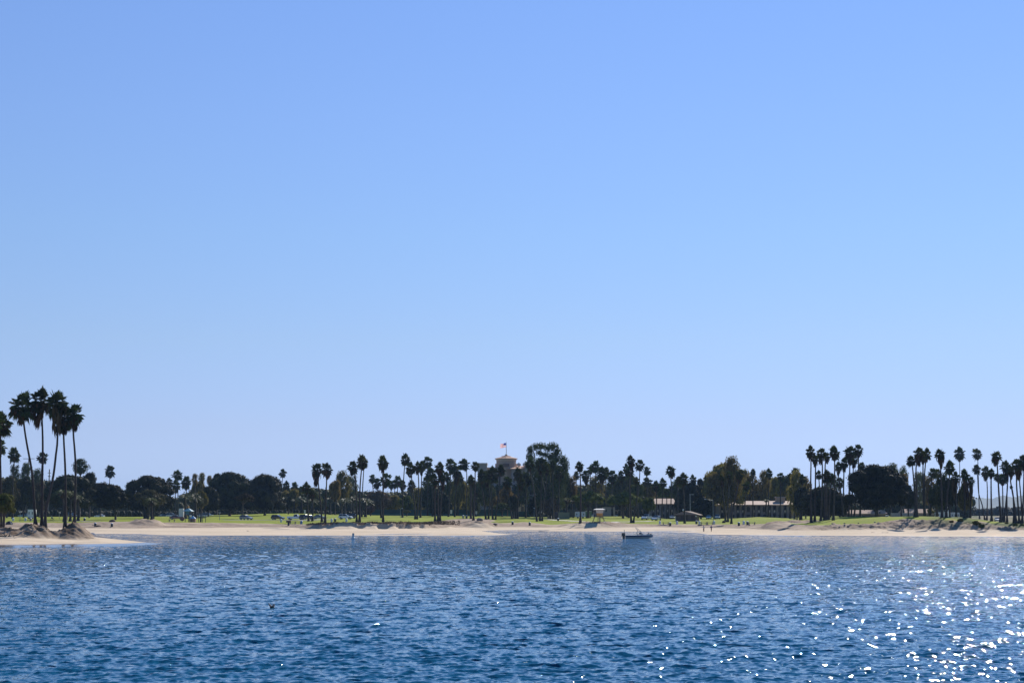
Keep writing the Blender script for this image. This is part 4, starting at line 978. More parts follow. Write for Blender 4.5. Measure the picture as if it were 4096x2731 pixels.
# ================================================================== BUILDINGS AND OBJECTS
def mk(): 
    M = {}
    def a(k, *p, **q): M[k] = mat(k, *p, **q)
    a('stucco_tan', (.42, .30, .22), .85, var=.12, scale=.3); a('stucco_grey', (.34, .29, .27), .85, var=.12, scale=.3)
    a('tile_roof', (.50, .30, .20), .8, col2=(.36, .20, .13), scale=1.2); a('motel_wall', (.19, .15, .145), .85, var=.15, scale=.5); a('motel_pillar', (.25, .20, .19), .85, var=.12, scale=.5); a('tile_pink', (.44, .30, .225), .8, col2=(.33, .22, .165), scale=1.5)
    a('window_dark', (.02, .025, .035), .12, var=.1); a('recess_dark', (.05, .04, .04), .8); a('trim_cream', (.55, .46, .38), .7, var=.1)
    a('brown_shingle', (.16, .095, .06), .85, col2=(.10, .06, .04), scale=3); a('brown_wall', (.15, .10, .085), .85, var=.2, scale=1); a('brown_door', (.09, .055, .05), .7)
    a('white_paint', (.75, .74, .72), .5, var=.06); a('offwhite_weathered', (.62, .60, .56), .7, var=.15, scale=2); a('orange_paint', (.62, .30, .07), .6, var=.12, scale=2)
    a('grey_metal', (.30, .31, .33), .45, metal=.6); a('dark_metal', (.05, .055, .06), .5); a('green_screen', (.012, .05, .045), .8, var=.3, scale=.5); a('green_screen_low', (.02, .10, .09), .8, var=.2, scale=.5)
    a('black_rubber', (.012, .012, .013), .7); a('wood_grey', (.22, .17, .13), .85, var=.35, scale=2); a('wood_dark', (.07, .045, .035), .85, var=.3, scale=2); a('concrete', (.34, .31, .28), .9, var=.25, scale=2)
    a('path_concrete', (.50, .45, .38), .9, var=.15, scale=1); a('blue_paint', (.06, .14, .40), .5); a('teal_paint', (.06, .20, .26), .45); a('red_paint', (.45, .06, .04), .5); a('purple_brown', (.17, .08, .07), .6)
    a('tan_panel', (.30, .17, .12), .6); a('pale_blue', (.25, .42, .62), .35); a('bin_dark', (.02, .035, .04), .6); a('bin_white', (.62, .66, .74), .55, var=.12, scale=3); a('bin_blue', (.12, .25, .5), .5)
    a('skin_tone', (.42, .24, .16), .6, var=.05); a('hair_dark', (.02, .015, .012), .7); a('cloth_navy', (.02, .04, .14), .8); a('cloth_white', (.55, .53, .55), .8); a('cloth_dark', (.02, .025, .035), .8); a('cloth_teal', (.05, .22, .20), .8); a('cloth_maroon', (.10, .03, .05), .8)
    a('hull_white', (.36, .42, .40), .3, var=.05); a('hull_navy', (.006, .012, .10), .12, var=.1, spec=.7); a('engine_black', (.008, .008, .010), .22); a('glass_tint', (.05, .09, .11), .06, var=.05, spec=.9); a('seat_cream', (.55, .52, .48), .6)
    a('feather_black', (.010, .010, .013), .5); a('feather_pale', (.50, .34, .28), .7, var=.2, scale=20); a('beak_horn', (.25, .16, .06), .5)
    a('beige_wall', (.20, .20, .13), .85, var=.1); a('pale_green', (.16, .27, .17), .7); a('flag_white', (.70, .68, .68), .8, var=.03); a('flag_red', (.50, .05, .06), .8); a('flag_blue', (.02, .04, .20), .8)
    a('headlight_glass', (.7, .75, .8), .08, spec=1); a('tail_red', (.4, .02, .02), .2); a('tent_white', (.70, .62, .50), .7); a('rock', (.20, .17, .15), .9, var=.4, scale=2, bump=.5)
    for k, c in (('flag_white', (.75, .72, .72)), ('flag_red', (.6, .12, .12)), ('flag_blue', (.02, .04, .22))): M[k] = leafmat(k, c, c, rnd=0, tr=.6, rough=.8)
    return M
def paint(name, c, metal=.0, rough=.22):
    m = mat(name, c, rough, var=.05, scale=1, metal=metal, spec=.6); m.node_tree.nodes['Principled BSDF'].inputs['Coat Weight'].default_value = .6; return m
# ---------------------------------------------------------------- vehicles (front towards +x, length about 4.6 m)
SIL = {
 'sedan': dict(L=4.6, W=1.78, H=1.44, body=[(-2.3,.35),(-2.3,.72),(-2.2,.92),(-1.55,.99),(.95,.97),(1.8,.86),(2.2,.70),(2.3,.5),(2.28,.3),(-2.2,.28)], cab=[(-1.75,.97),(-1.15,1.36),(-.5,1.44),(.1,1.42),(.95,.95)], roof=(-1.15,.1)),
 'suv': dict(L=4.7, W=1.88, H=1.72, body=[(-2.3,.4),(-2.34,.85),(-2.28,1.05),(1.0,1.08),(1.9,.98),(2.25,.8),(2.34,.5),(2.28,.36),(-2.2,.36)], cab=[(-2.25,1.05),(-2.0,1.62),(-1.2,1.71),(.1,1.68),(1.05,1.05)], roof=(-2.0,.1)),
 'pickup': dict(L=5.7, W=2.0, H=1.9, body=[(-2.85,.55),(-2.85,1.22),(-.62,1.22),(-.6,1.18),(1.2,1.18),(2.3,1.1),(2.78,.95),(2.85,.6),(2.8,.45),(-2.8,.45)], cab=[(-.62,1.2),(-.5,1.82),(.2,1.9),(.62,1.84),(1.32,1.16)], roof=(-.5,.62)),
 'van': dict(L=5.0, W=1.95, H=1.85, body=[(-2.5,.4),(-2.52,1.1),(1.2,1.12),(2.1,1.0),(2.45,.8),(2.5,.5),(2.45,.35),(-2.4,.35)], cab=[(-2.5,1.08),(-2.3,1.8),(-1.2,1.86),(.3,1.8),(1.35,1.08)], roof=(-2.3,.3)),
}
def car(M, kind, col, pos, heading, label, name='parked_car', cat='car', detail=True, cut=None):
    s = SIL[kind]; t = thing(name, label, cat, pos, heading, 'vehicles parked in the park'); W = s['W'] / 2
    def section(pts, tops):
        m = MB(); n = len(pts); ys = [(-1, .0), (-.93, 1), (.93, 1), (1, .0)]
        zc = sum(p[1] for p in pts) / n; xc = sum(p[0] for p in pts) / n; rows = []
        for yy, k in ys:
            f = 1 if k else .955
            rows.append([((x - xc) * f + xc, yy * tops(z), (z - zc) * f + zc) for x, z in pts])
        V = [v for r in rows for v in r]; Fc = []
        for i in range(3):
            for j in range(n): Fc.append((i * n + j, i * n + (j + 1) % n, (i + 1) * n + (j + 1) % n, (i + 1) * n + j))
        Fc.append(tuple(reversed(range(n)))); Fc.append(tuple(3 * n + j for j in range(n)))
        m.add(V, Fc); return m
    pm = paint('car_paint', col)
    section(s['body'], lambda z: W).obj('body', pm, t, bevel=.03)
    zb = min(p[1] for p in s['cab']); zt = max(p[1] for p in s['cab'])
    cm = section([(x, z) for x, z in s['cab']] + [], lambda z: W * (.93 - .16 * (z - zb) / (zt - zb)))
    cm.obj('windows', M['window_dark'], t)
    r0, r1 = s['roof']; MB().box(r0 - .03, r1 + .05, -W * .76, W * .76, zt - .035, zt + .03, tx=.08, ty=.06).obj('roof', pm, t)
    m = MB(); cb = s['cab']
    for sg in (-1, 1):
        for xx in (r0 * .35 + r1 * .65 - .35,):
            m.box(xx - .05, xx + .05, sg * W * .86 - .03 - .03*sg, sg * W * .86 + .03 - .03*sg, zb, zt - .02)
    m.obj('door_pillar', pm, t)
    wx = s['L'] / 2 - .85; wr = .34 if kind == 'sedan' else .39
    for x in (-wx, wx):
        for sg in (-1, 1):
            mm = MB(); pr = [(.05, -.11), (wr * .9, -.11), (wr, -.07), (wr, .07), (wr * .9, .11), (.05, .11)]; mm.lathe(pr, 14)
            w = mm.obj('wheel', M['black_rubber'], t, smooth=False); w.rotation_euler = (math.pi / 2, 0, 0); w.location = (x, sg * (W - .07), wr)
            h = MB().lathe([(.04, -.12), (wr * .6, -.12), (wr * .6, .12), (.04, .12)], 10).obj('rim', M['grey_metal'], w)
    if detail:
        fx = s['L'] / 2; hz = s['body'][-4][1] * .5 + .38
        for sg in (-1, 1):
            MB().box(fx - .16, fx - .005, sg * W * .7 - .2, sg * W * .7 + .2, hz - .07, hz + .08, tx=.02).obj('headlight', M['headlight_glass'], t)
            MB().box(-fx - .02, -fx + .1, sg * W * .8 - .12, sg * W * .8 + .12, hz - .05, hz + .15).obj('tail_light', M['tail_red'], t)
            MB().box(r1 + .55, r1 + .75, sg * (W + .02), sg * (W + .2), zb - .02, zb + .13).obj('side_mirror', pm, t)
        MB().box(fx - .12, fx + .03, -W * .85, W * .85, .33, .5).obj('bumper', M['dark_metal'], t)
    if kind == 'pickup':
        MB().box(-2.75, -.72, -W * .86, W * .86, 1.1, 1.235).obj('cargo_bed', M['dark_metal'], t)
    return t
# ---------------------------------------------------------------- people
def skin_mesh(name, verts, edges, radii, m, parent, sub=1):
    me = bpy.data.meshes.new(name + '_cage'); me.from_pydata(verts, edges, []); me.update()
    o = bpy.data.objects.new(name, me); COL.objects.link(o)
    sk = o.modifiers.new('skin', 'SKIN'); sk.use_smooth_shade = True
    for i, r in enumerate(radii):
        d = me.skin_vertices[0].data[i]; d.radius = r if isinstance(r, tuple) else (r, r); d.use_root = (i == 0)
    s = o.modifiers.new('sub', 'SUBSURF'); s.levels = sub; s.render_levels = sub
    dg = bpy.context.evaluated_depsgraph_get(); dg.update(); nm2 = bpy.data.meshes.new_from_object(o.evaluated_get(dg)); o.modifiers.clear(); o.data = nm2
    nm2.materials.clear(); nm2.materials.append(m); nm2.name = name
    if parent: o.parent = parent
    return o
def person(M, pos, heading, label, shirt, pants, pose='stand', arms=None, bag=None):
    """front towards +y in local space, feet at z=0, height 1.72"""
    t = thing('person', label, 'person', pos, heading)
    st = {'stand': ((.10, .05, .0), (-.10, -.03, .0)), 'walk': ((.10, .26, .02), (-.10, -.26, .05)), 'sit': None}[pose]
    V = []; E = []; Rr = []
    def v(p, r, par=None):
        V.append(p); Rr.append(r)
        if par is not None: E.append((par, len(V) - 1))
        return len(V) - 1
    pel = v((0, 0, .92), (.145, .10)); sp = v((0, 0, 1.10), (.125, .09), pel); ch = v((0, .01, 1.30), (.155, .105), sp); ne = v((0, .0, 1.45), .055, ch); hd = v((0, .02, 1.53), (.075, .085), ne); top = v((0, .015, 1.66), (.07, .085), hd)
    arms = arms or (((.27, .03, 1.14), (.29, .12, .90)), ((-.27, .0, 1.14), (-.28, .08, .90)))
    hands = []
    for k, sg in ((0, 1), (1, -1)):
        sh = v((sg * .17, 0, 1.39), .058, ch); el = v(arms[k][0], .042, sh); wr = v(arms[k][1], .028, el)
        d = (Vector(arms[k][1]) - Vector(arms[k][0])).normalized(); w = Vector(arms[k][1]); pa = v(tuple(w + d * .055), (.036, .018), wr)
        ax = Vector((0, 1, 0)) if abs(d.y) < .8 else Vector((0, 0, 1)); ax = (ax - d * ax.dot(d)).normalized(); inn = Vector((-sg, 0, 0))
        for f in range(4):
            o_ = ax * (.027 - .018 * f); ln = (.075, .085, .08, .062)[f]; a_ = v(tuple(w + d * .09 + o_), .0095, pa); b_ = v(tuple(w + d * (.09 + ln * .55) + o_ + inn * .012), .0085, a_); v(tuple(w + d * (.09 + ln * .9) + o_ + inn * .035), .0075, b_)
        th = v(tuple(w + d * .05 + ax * .045), .011, pa); v(tuple(w + d * .085 + ax * .06 + inn * .01), .009, th)
        hands.append(w + d * .1)
    legs = []
    for k, sg in ((0, 1), (1, -1)):
        if pose == 'sit': kn, an, to = (sg * .12, .42, .95), (sg * .12, .45, .5), (sg * .12, .58, .46)
        else:
            f = st[k]; kn = (sg * .105, f[1] * .5 + .04, .50); an = (sg * .10, f[1], .09 + f[2]); to = (sg * .11, f[1] + .15, .035 + f[2] * .3)
        hp = v((sg * .09, 0, .86), .092, pel); k_ = v(kn, .06, hp); a = v(an, .04, k_); v(to, .035, a); legs.append((hp, kn, an))
    body = skin_mesh('body', V, E, Rr, M['skin_tone'], t)
    # clothes
    a = arms; Vs = [(0, 0, .90), (0, 0, 1.10), (0, .01, 1.31), (0, 0, 1.41)]; Es = [(0, 1), (1, 2), (2, 3)]; Rs = [(.165, .12), (.148, .112), (.178, .125), (.09, .08)]
    for k, sg in ((0, 1), (1, -1)):
        n = len(Vs); Vs += [(sg * .175, 0, 1.39), a[k][0], tuple(Vector(a[k][0]).lerp(Vector(a[k][1]), .9))]; Es += [(2, n), (n, n + 1), (n + 1, n + 2)]; Rs += [.076, .057, .042]
    skin_mesh('shirt', Vs, Es, Rs, M[shirt], t)
    Vs = [(0, 0, .95), (0, 0, .88)]; Es = [(0, 1)]; Rs = [(.162, .115), (.162, .12)]
    for (hp, kn, an), sg in zip(legs, (1, -1)):
        n = len(Vs); Vs += [(sg * .095, 0, .80), kn, tuple(Vector(kn).lerp(Vector(an), .93))]; Es += [(1, n), (n, n + 1), (n + 1, n + 2)]; Rs += [.108, .077, .058]
    skin_mesh('trousers', Vs, Es, Rs, M[pants], t)
    m = MB(); m.ball((0, .0, 1.64), .105, 12, sz=1.02); m.obj('hair', M['hair_dark'], body, smooth=True)
    f = MB(); f.ball((.032, .108, 1.60), .012, 6); f.ball((-.032, .108, 1.60), .012, 6); f.obj('eyes', M['hair_dark'], body)
    f = MB(); f.add([(-.014, .10, 1.565), (.014, .10, 1.565), (0, .135, 1.56), (0, .10, 1.605)], [(0, 1, 2), (0, 2, 3), (1, 3, 2), (0, 3, 1)]); f.obj('nose', M['skin_tone'], body)
    return t
# ---------------------------------------------------------------- small furniture
def barrel(M, r, x, y, label, body='bin_white', lid='bin_white', h=.95, rad=.33, Y=0):
    b = hit(*rc(r, x, y)); t = thing('trash_can', label, 'trash can', b, 0, 'park trash cans')
    m = MB(); m.lathe([(rad * .9, -.05), (rad, .05), (rad * 1.02, h * .33), (rad * .98, h * .35), (rad * 1.02, h * .66), (rad * .98, h * .68), (rad, h * .9)], 16); m.obj('drum', M[body], t, smooth=False)
    MB().lathe([(rad * 1.06, h * .9), (rad * 1.06, h * .95), (rad * .7, h * 1.06), (rad * .25, h * 1.1)], 16).obj('lid', M[lid], t)
    MB().lathe([(rad * 1.03, h * .80), (rad * 1.06, h * .82), (rad * 1.03, h * .84)], 16).obj('rim_band', M['grey_metal'], t)
    return t
def table(M, r, x, y, label, rz=0, wood='wood_grey'):
    b = hit(*rc(r, x, y)); t = thing('picnic_table', label, 'picnic table', b, rz, 'picnic tables at the lawn edge')
    m = MB(); [m.box(-1.15, 1.15, -.38 + i * .155, -.245 + i * .155, .72, .77) for i in range(5)]; m.obj('tabletop', M[wood], t)
    for s in (-1, 1):
        MB().box(-1.15, 1.15, s * .72 - .14, s * .72 + .14, .42, .47).obj('bench', M[wood], t)
        m = MB(); m.box(s * .75 - .22, s * .75 + .22, -.3, .3, -.1, .10); m.box(s * .75 - .09, s * .75 + .09, -.2, .2, .10, .715); m.box(s * .75 - .05, s * .75 + .05, -.82, .82, .33, .415); m.obj('leg', M['concrete'], t)
    return t
def lamp(M, r, x, y, ytop, label, arm=0, dark=False):
    b = hit(*rc(r, x, y)); h = zat(rc(r, x, ytop)[1], b.y) - b.z; t = thing('street_lamp', label, 'street lamp', b, 0, 'lamp posts in the park')
    k = 'dark_metal' if dark else 'grey_metal'
    m = MB(); m.tube([(0, 0, -.2), (0, 0, .5), (0, 0, h)], [.11, .09, .06], 8); m.obj('pole', M[k], t)
    if arm:
        m = MB(); m.tube([(0, 0, h - .3), (arm * .6, 0, h), (arm, 0, h + .05)], .045, 6); m.obj('arm', M[k], t)
    MB().box(arm - .35, arm + .35, -.2, .2, h - .02, h + .17, tx=.1, ty=.05).obj('lamp_head', M['offwhite_weathered'], t)
    return t
def sign(M, r, x, y, top, w, label, m='offwhite_weathered', two=False):
    b = hit(*rc(r, x, y)); s = ppm(b.y) * REG[r][2]; h = (y - top) / s; t = thing('sign_board', label, 'sign', b)
    for q in ((-w / s * .4, w / s * .4) if two else (0,)): MB().tube([(q, 0, -.2), (q, 0, h)], .05, 6).obj('post', M['grey_metal'], t)
    MB().box(-w / s / 2, w / s / 2, -.08, -.05, h * .45, h).obj('panel', M[m], t); return t
def ribbon(name, pts, width, m, lift=.05, kind='structure'):
    P3 = [hit(*p) for p in pts]; C = []
    for i in range(len(P3) - 1):
        n = max(2, int((P3[i + 1] - P3[i]).length / 1.5))
        for k in range(n): C.append(P3[i].lerp(P3[i + 1], k / n))
    V = []; Q = []
    for i, c in enumerate(C):
        d = (C[min(i + 1, len(C) - 1)] - C[max(i - 1, 0)]); d.z = 0; d.normalize(); nrm = Vector((-d.y, d.x, 0))
        for s in (-1, -.33, .33, 1):
            q = c + nrm * s * width / 2; V.append((q.x, q.y, gz(q.x, q.y) + lift))
    for i in range(len(C) - 1):
        for j in range(3): Q.append((i * 4 + j, i * 4 + j + 1, i * 4 + 5 + j, i * 4 + 4 + j))
    me = bpy.data.meshes.new(name); me.from_pydata(V, [], Q); o = link(name, me, m); o['kind'] = kind; return o
def hotel(M):
    Y = 800; s = ppm(Y) * 3.136; X = lambda x: xat(rc('D', x, 0)[0], Y, 15); Z = lambda y: zat(rc('D', 0, y)[1], Y)
    zb = 2.5; t = thing('hotel', 'tall tan hotel with octagonal tiled tower behind the palms', 'hotel', (X(705), Y, zb)); ox = X(705)
    x = lambda a: X(a) - ox; z = lambda b: Z(b) - zb
    m = MB(); m.box(x(350), x(465), -4, 12, 0, z(492)); m.box(x(465), x(580), -2, 14, 0, z(560)); m.box(x(440), x(770), 0, 16, 0, z(528)); m.box(x(770), x(940), -3, 16, 0, z(545)); m.box(x(940), x(1460), -6, 18, 0, z(510)); m.obj('wall', M['stucco_grey'], t)
    # tower
    R = (x(830) - x(580)) / 2
    m = MB(); m.lathe([(R, 0), (R, z(432))], 8, (0, 4, 0)); m.lathe([(R * 1.12, z(600)), (R * 1.12, z(480)), (R * 1.02, z(478))], 8, (0, 4, 0)); m.obj('tower_wall', M['stucco_tan'], t)
    m = MB(); m.lathe([(R * 1.01, z(440)), (R * 1.06, z(428)), (R * 1.12, z(424)), (R * 1.16, z(418))], 8, (0, 4, 0)); m.obj('cornice', M['trim_cream'], t)
    m = MB(); m.lathe([(R * 1.17, z(418)), (R * 1.17, z(414)), (R * .45, z(391)), (R * .45, z(388))], 8, (0, 4, 0)); m.lathe([(R * .52, z(390)), (R * .5, z(386)), (.5, z(374)), (.4, z(371))], 8, (0, 4, 0)); rf = m.obj('roof', M['tile_roof'], t)
    MB().lathe([(.3, z(374)), (.75, z(370)), (.8, z(366)), (.3, z(361)), (.1, z(356))], 8, (0, 4, 0)).obj('finial', M['dark_metal'], rf)
    # roof edges and tiled skirts of the wings
    MB().box(x(346), x(469), -4.5, 12.5, z(492), z(476)).obj('parapet', M['trim_cream'], t)
    m = MB(); zc, zd = z(545), z(508)
    m.add([(x(722), -4.5, zc), (x(945), -4.5, zc), (x(945), 5, zd), (x(765), 5, zd), (x(722), 5, zc - .1)], [(0, 1, 2, 3), (0, 3, 4)]); m.add([(x(722), -4.5, zc - .5), (x(945), -4.5, zc - .5), (x(945), -4.5, zc), (x(722), -4.5, zc)], [(0, 1, 2, 3)]); m.obj('wing_roof', M['tile_roof'], t)
    m = MB(); m.add([(x(440), -1.5, z(545)), (x(575), -1.5, z(545)), (x(575), 5, z(525)), (x(440), 5, z(525))], [(0, 1, 2, 3)]); m.add([(x(440), -1.5, z(549)), (x(575), -1.5, z(549)), (x(575), -1.5, z(545)), (x(440), -1.5, z(545))], [(0, 1, 2, 3)]); m.obj('wing_roof', M['tile_roof'], t)
    MB().box(x(936), x(960), -6.4, 0, z(510), z(455)).obj('parapet', M['trim_cream'], t)
    for cx in (866, 935):
        MB().ball((x(cx), 2, z(492)), (x(890) - x(840)) / 2, 12).obj('satellite_dish', M['offwhite_weathered'], t, smooth=True)
    # recessed balcony stacks: dark strips with rails, and pilasters
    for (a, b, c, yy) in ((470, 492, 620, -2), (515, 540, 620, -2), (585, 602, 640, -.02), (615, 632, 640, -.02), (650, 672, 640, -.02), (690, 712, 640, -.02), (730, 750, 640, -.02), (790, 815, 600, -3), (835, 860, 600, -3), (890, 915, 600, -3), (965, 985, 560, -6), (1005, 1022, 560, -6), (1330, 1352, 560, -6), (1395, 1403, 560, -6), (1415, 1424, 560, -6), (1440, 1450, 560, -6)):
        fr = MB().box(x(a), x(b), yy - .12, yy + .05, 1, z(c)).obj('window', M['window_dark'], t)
        m = MB(); zz = 1
        while zz < z(c) - 2: m.box(x(a) - .1, x(b) + .1, yy - .35, yy - .13, zz, zz + 1.0); zz += 3.1
        m.obj('balcony_rail', M['stucco_grey'], fr)
    # the small entrance-like arch on the tower
    MB().box(-1.8, 1.6, 4 - R * 1.2 - .4, 4 - R * 1.2 + .1, z(520), z(482)).obj('window', M['brown_wall'], t)
    # flag pole and flag
    pt = z(205); MB().tube([(0, 4, z(366)), (0, 4, pt)], [.16, .09], 8).obj('flag_pole', M['grey_metal'], t)
    fl = thing('national_flag', 'red and white striped flag with blue corner flying from the hotel tower', 'flag', (ox, Y + 4, Z(272)))
    W_, H_ = (628 - 700) / s, (272 - 221) / s
    for part, mi in (('stripes_red', 0), ('stripes_white', 1), ('blue_corner', 2)):
        m = MB(); nx = 14
        for i in range(nx):
            for j in range(13):
                blue = i < 6 and j >= 6; k = 2 if blue else (0 if j % 2 == 0 else 1)
                if k != mi: continue
                def pnt(a, b): 
                    u = a / nx; return (-.12 + W_ * u, .35 * math.sin(u * 6.5) * u, H_ * b / 13 - .32 * H_ * u * u + .06 * H_ * math.sin(u * 9))
                q = [pnt(i, j), pnt(i + 1, j), pnt(i + 1, j + 1), pnt(i, j + 1)]; m.add(q, [(0, 1, 2, 3)])
        m.obj(part, (M['flag_red'], M['flag_white'], M['flag_blue'])[mi], fl)
    # small gabled house below
    Yh = 700; X2 = lambda a: xat(rc('D', a, 0)[0], Yh, 5); Z2 = lambda b: zat(rc('D', 0, b)[1], Yh); b0 = Vector((X2(915), Yh, 2.6))
    h = thing('small_house', 'small reddish gabled house between palms below the hotel', 'house', b0); xx = lambda a: X2(a) - b0.x; zz = lambda b: Z2(b) - 2.6
    MB().box(xx(862), xx(955), 0, 7, 0, zz(985)).obj('wall', M['stucco_tan'], h)
    MB().prism([(xx(855), zz(985)), (xx(965), zz(985)), (xx(910), zz(935))], -.6, 7.4).obj('roof', M['tile_roof'], h)
    MB().box(xx(895), xx(925), -.12, .02, .2, zz(1020)).obj('door', M['recess_dark'], h); MB().box(xx(935), xx(948), -.1, .02, 1, zz(1005)).obj('window', M['window_dark'], h)
def motel(M, r, xl, xr, ytop, yeave, Y, label, bays, extra=None):
    X = lambda a: xat(rc(r, a, 0)[0], Y, 5); Z = lambda b: zat(rc(r, 0, b)[1], Y); zb = 2.2; ox = (X(xl) + X(xr)) / 2
    t = thing('motel_building', label, 'building', (ox, Y, zb)); x = lambda a: X(a) - ox; z = lambda b: Z(b) - zb
    ze = z(yeave); zt = z(ytop); D = 12; w = x(xr) - x(xl)
    MB().box(x(xl), x(xr), 2.2, D, 0, ze - .02).obj('wall', M['motel_wall'], t)
    m = MB(); m.add([(x(xl) - .8, -1.0, ze), (x(xr) + .8, -1.0, ze), (x(xr) + .2, D / 2, zt), (x(xl) + .8, D / 2, zt), (x(xl) - .8, D + .8, ze), (x(xr) + .8, D + .8, ze)], [(0, 1, 2, 3), (3, 2, 5, 4), (0, 3, 4), (1, 5, 2)])
    m.box(x(xl) - .8, x(xr) + .8, -1.0, D + .8, ze - .28, ze - .003); m.obj('roof', M['tile_pink'], t)
    n = bays; bw = w / n; h2 = ze - .3
    MB().box(x(xl), x(xr), -.2, 2.2, h2 * .5 - .15, h2 * .5 + .1).obj('balcony_floor', M['motel_wall'], t)
    for i in range(n + 1):
        xx = x(xl) + i * bw; MB().box(xx - .45, xx + .45, -.25, 2.2, 0, h2).obj('pillar', M['motel_pillar'], t)
    for i in range(n):
        x0 = x(xl) + i * bw + .5; x1 = x0 + bw - 1.0
        if i % 3 == 2:
            # solid bay with arched upper opening
            MB().box(x0 - .04, x1 + .04, -.22, 2.1, 0, h2 * .5 - .16).obj('wall_panel', M['motel_pillar'], t)
            MB().box(x0 - .04, x1 + .04, -.22, 2.1, h2 * .5 + .1, h2).obj('wall_panel', M['motel_pillar'], t)
            c = (x0 + x1) / 2; pts = [(c - .6, h2 * .5 + .3), (c + .6, h2 * .5 + .3)] + [(c + .6 * math.cos(a), h2 * .82 + .55 * math.sin(a)) for a in (0, .6, 1.2, 1.9, 2.5, 3.14)]
            MB().prism(pts, -.3, -.235).obj('arched_window', M['recess_dark'], t); MB().box(c - .6, c + .6, -.3, -.235, .15, h2 * .36).obj('door', M['recess_dark'], t)
        else:
            MB().box(x0, x1, 2.08, 2.18, h2 * .5 + .2, h2 - .5).obj('window', M['window_dark'], t)
            MB().box(x0, x1, 2.08, 2.18, .1, h2 * .5 - .5).obj('window', M['recess_dark'], t)
            MB().box(x0 + .2, x1 - .2, -.22, -.1, h2 * .5 + .12, h2 * .5 + .95).obj('balcony_panel', M['trim_cream'], t)
    return t
def things():
    M = mk()
    hotel(M)
    motel(M, 'E', 640, 935, 918, 985, 645, 'left two-storey motel wing with pink tiled roof behind the thin palms', 5)
    motel(M, 'E', 1500, 2420, 948, 996, 640, 'long two-storey motel with arches and pink tiled roof beyond the grass hill', 14)
        # roof box on the long motel
    b = P(*rc('F', 372, 935), 646); t = thing('rooftop_box', 'pinkish box with tiled cap on the long motel roof', 'roof unit', (b.x, 644.6, zat(rc('F', 0, 968)[1], 646)))
    MB().box(-1.8, 1.8, -1, 1.2, -.4, 1.9).obj('housing', M['stucco_tan'], t); MB().box(-2.2, 2.2, -1.3, 1.5, 1.903, 2.3, tx=.3, ty=.3).obj('cap', M['tile_pink'], t)
    # low tan building behind the right point
    for (r, x0, x1, yt, ye, lab) in (('F', 1240, 1700, 1082, 1098, 'low tan roofed building seen under the biggest round tree'), ('G', 390, 740, 1070, 1090, 'low tan roofed building behind the right bank palms')):
        Y = 600; X = lambda a: xat(rc(r, a, 0)[0], Y, 3); Z = lambda c: zat(rc(r, 0, c)[1], Y); ox = (X(x0) + X(x1)) / 2; zb = gz(ox, Y) - .2; t = thing('low_building', lab, 'building', (ox, Y, zb)); w = (X(x1) - X(x0)) / 2
        MB().box(-w, w, 0, 9, 0, Z(ye + 10) - zb).obj('wall', M['brown_wall'], t)
        MB().box(-w - .6, w + .6, -.8, 9.8, Z(ye + 10) - zb + .003, Z(yt) - zb + .6, tx=.5, ty=3).obj('roof', M['tile_roof'], t)
        MB().box(-w - .02, w + .02, -.25, -.003, 1.4, 2.1).obj('wall_band', M['stucco_tan'], t)
        for i in range(6): MB().box(-w + 2 * w * (i + .2) / 6, -w + 2 * w * (i + .7) / 6, -.09, .02, .3, 1.3).obj('window', M['window_dark'], t)
    # restroom hut
    b = hit(*rc('E', 1085, 1204)); s = ppm(b.y) * 3.136; t = thing('restroom_hut', 'small brown restroom building with shingled gable roof on the lawn', 'building', b, R_(-14)); w = 128 / s; ex = 82 / s; D = 7
    MB().box(-w, w, 0, D, -.2, ex).obj('wall', M['brown_wall'], t)
    m = MB(); z0 = ex - .15; z1 = 128 / s; ov = 1.1
    m.add([(-w - ov, -.9, z0 - .1), (w + ov, -.9, z0 - .1), (w + ov, D + .9, z0 - .1), (-w - ov, D + .9, z0 - .1), (-.8, 1.0, z1), (w * .30, D * .6, z1 - .1), (-w - ov, -.9, z0 + .1), (w + ov, -.9, z0 + .1), (w + ov, D + .9, z0 + .1), (-w - ov, D + .9, z0 + .1)],
          [(3, 2, 1, 0), (0, 1, 7, 6), (1, 2, 8, 7), (2, 3, 9, 8), (3, 0, 6, 9), (6, 4, 9), (7, 8, 5), (6, 7, 5, 4), (9, 4, 5, 8)]); m.obj('roof', M['brown_shingle'], t)
    MB().box(-w * .55, w * .15, -.09, .0 - .003, .1, 2.3).obj('door', M['brown_door'], t); MB().box(w * .45, w * .8, -.09, -.003, .1, 2.2).obj('door', M['brown_door'], t)
    MB().box(-w - .25, -w - .1, -.6, 2, 0, 2.3).obj('screen_wall', M['offwhite_weathered'], t); MB().box(w * .88, w * 1.05, -.5, -.2, ex - .7, ex - .3).obj('wall_lamp', M['white_paint'], t)
    MB().ball((-1.1, .7, z1 + .3), .38, 12).obj('roof_vent', M['white_paint'], t, smooth=True)
    # lifeguard tower
    b = hit(2240 + 1240 / 7.84, 2000 + 672 / 7.84, 400); Yt = b.y; s = ppm(Yt) * 7.84
    t = thing('lifeguard_tower', 'white and orange lifeguard tower on splayed legs on the sand mound', 'lifeguard tower', b); h = lambda y: (672 - y) / s
    zp = h(515); m = MB(); m.box(-190 / s, 115 / s, -1.9, 2.1, zp - .12, zp).obj('platform', M['wood_grey'], t)
    m = MB(); q = 95 / s; e = 125 / s
    m.add([(-q, -1.1, zp), (q, -1.1, zp), (q, 1.6, zp), (-q, 1.6, zp), (-q, -1.13, h(405)), (q, -1.13, h(405)), (q, 1.63, h(405)), (-q, 1.63, h(405))], [(0, 1, 5, 4), (1, 2, 6, 5), (2, 3, 7, 6), (3, 0, 4, 7), (3, 2, 1, 0)]); m.obj('cabin_base', M['orange_paint'], t)
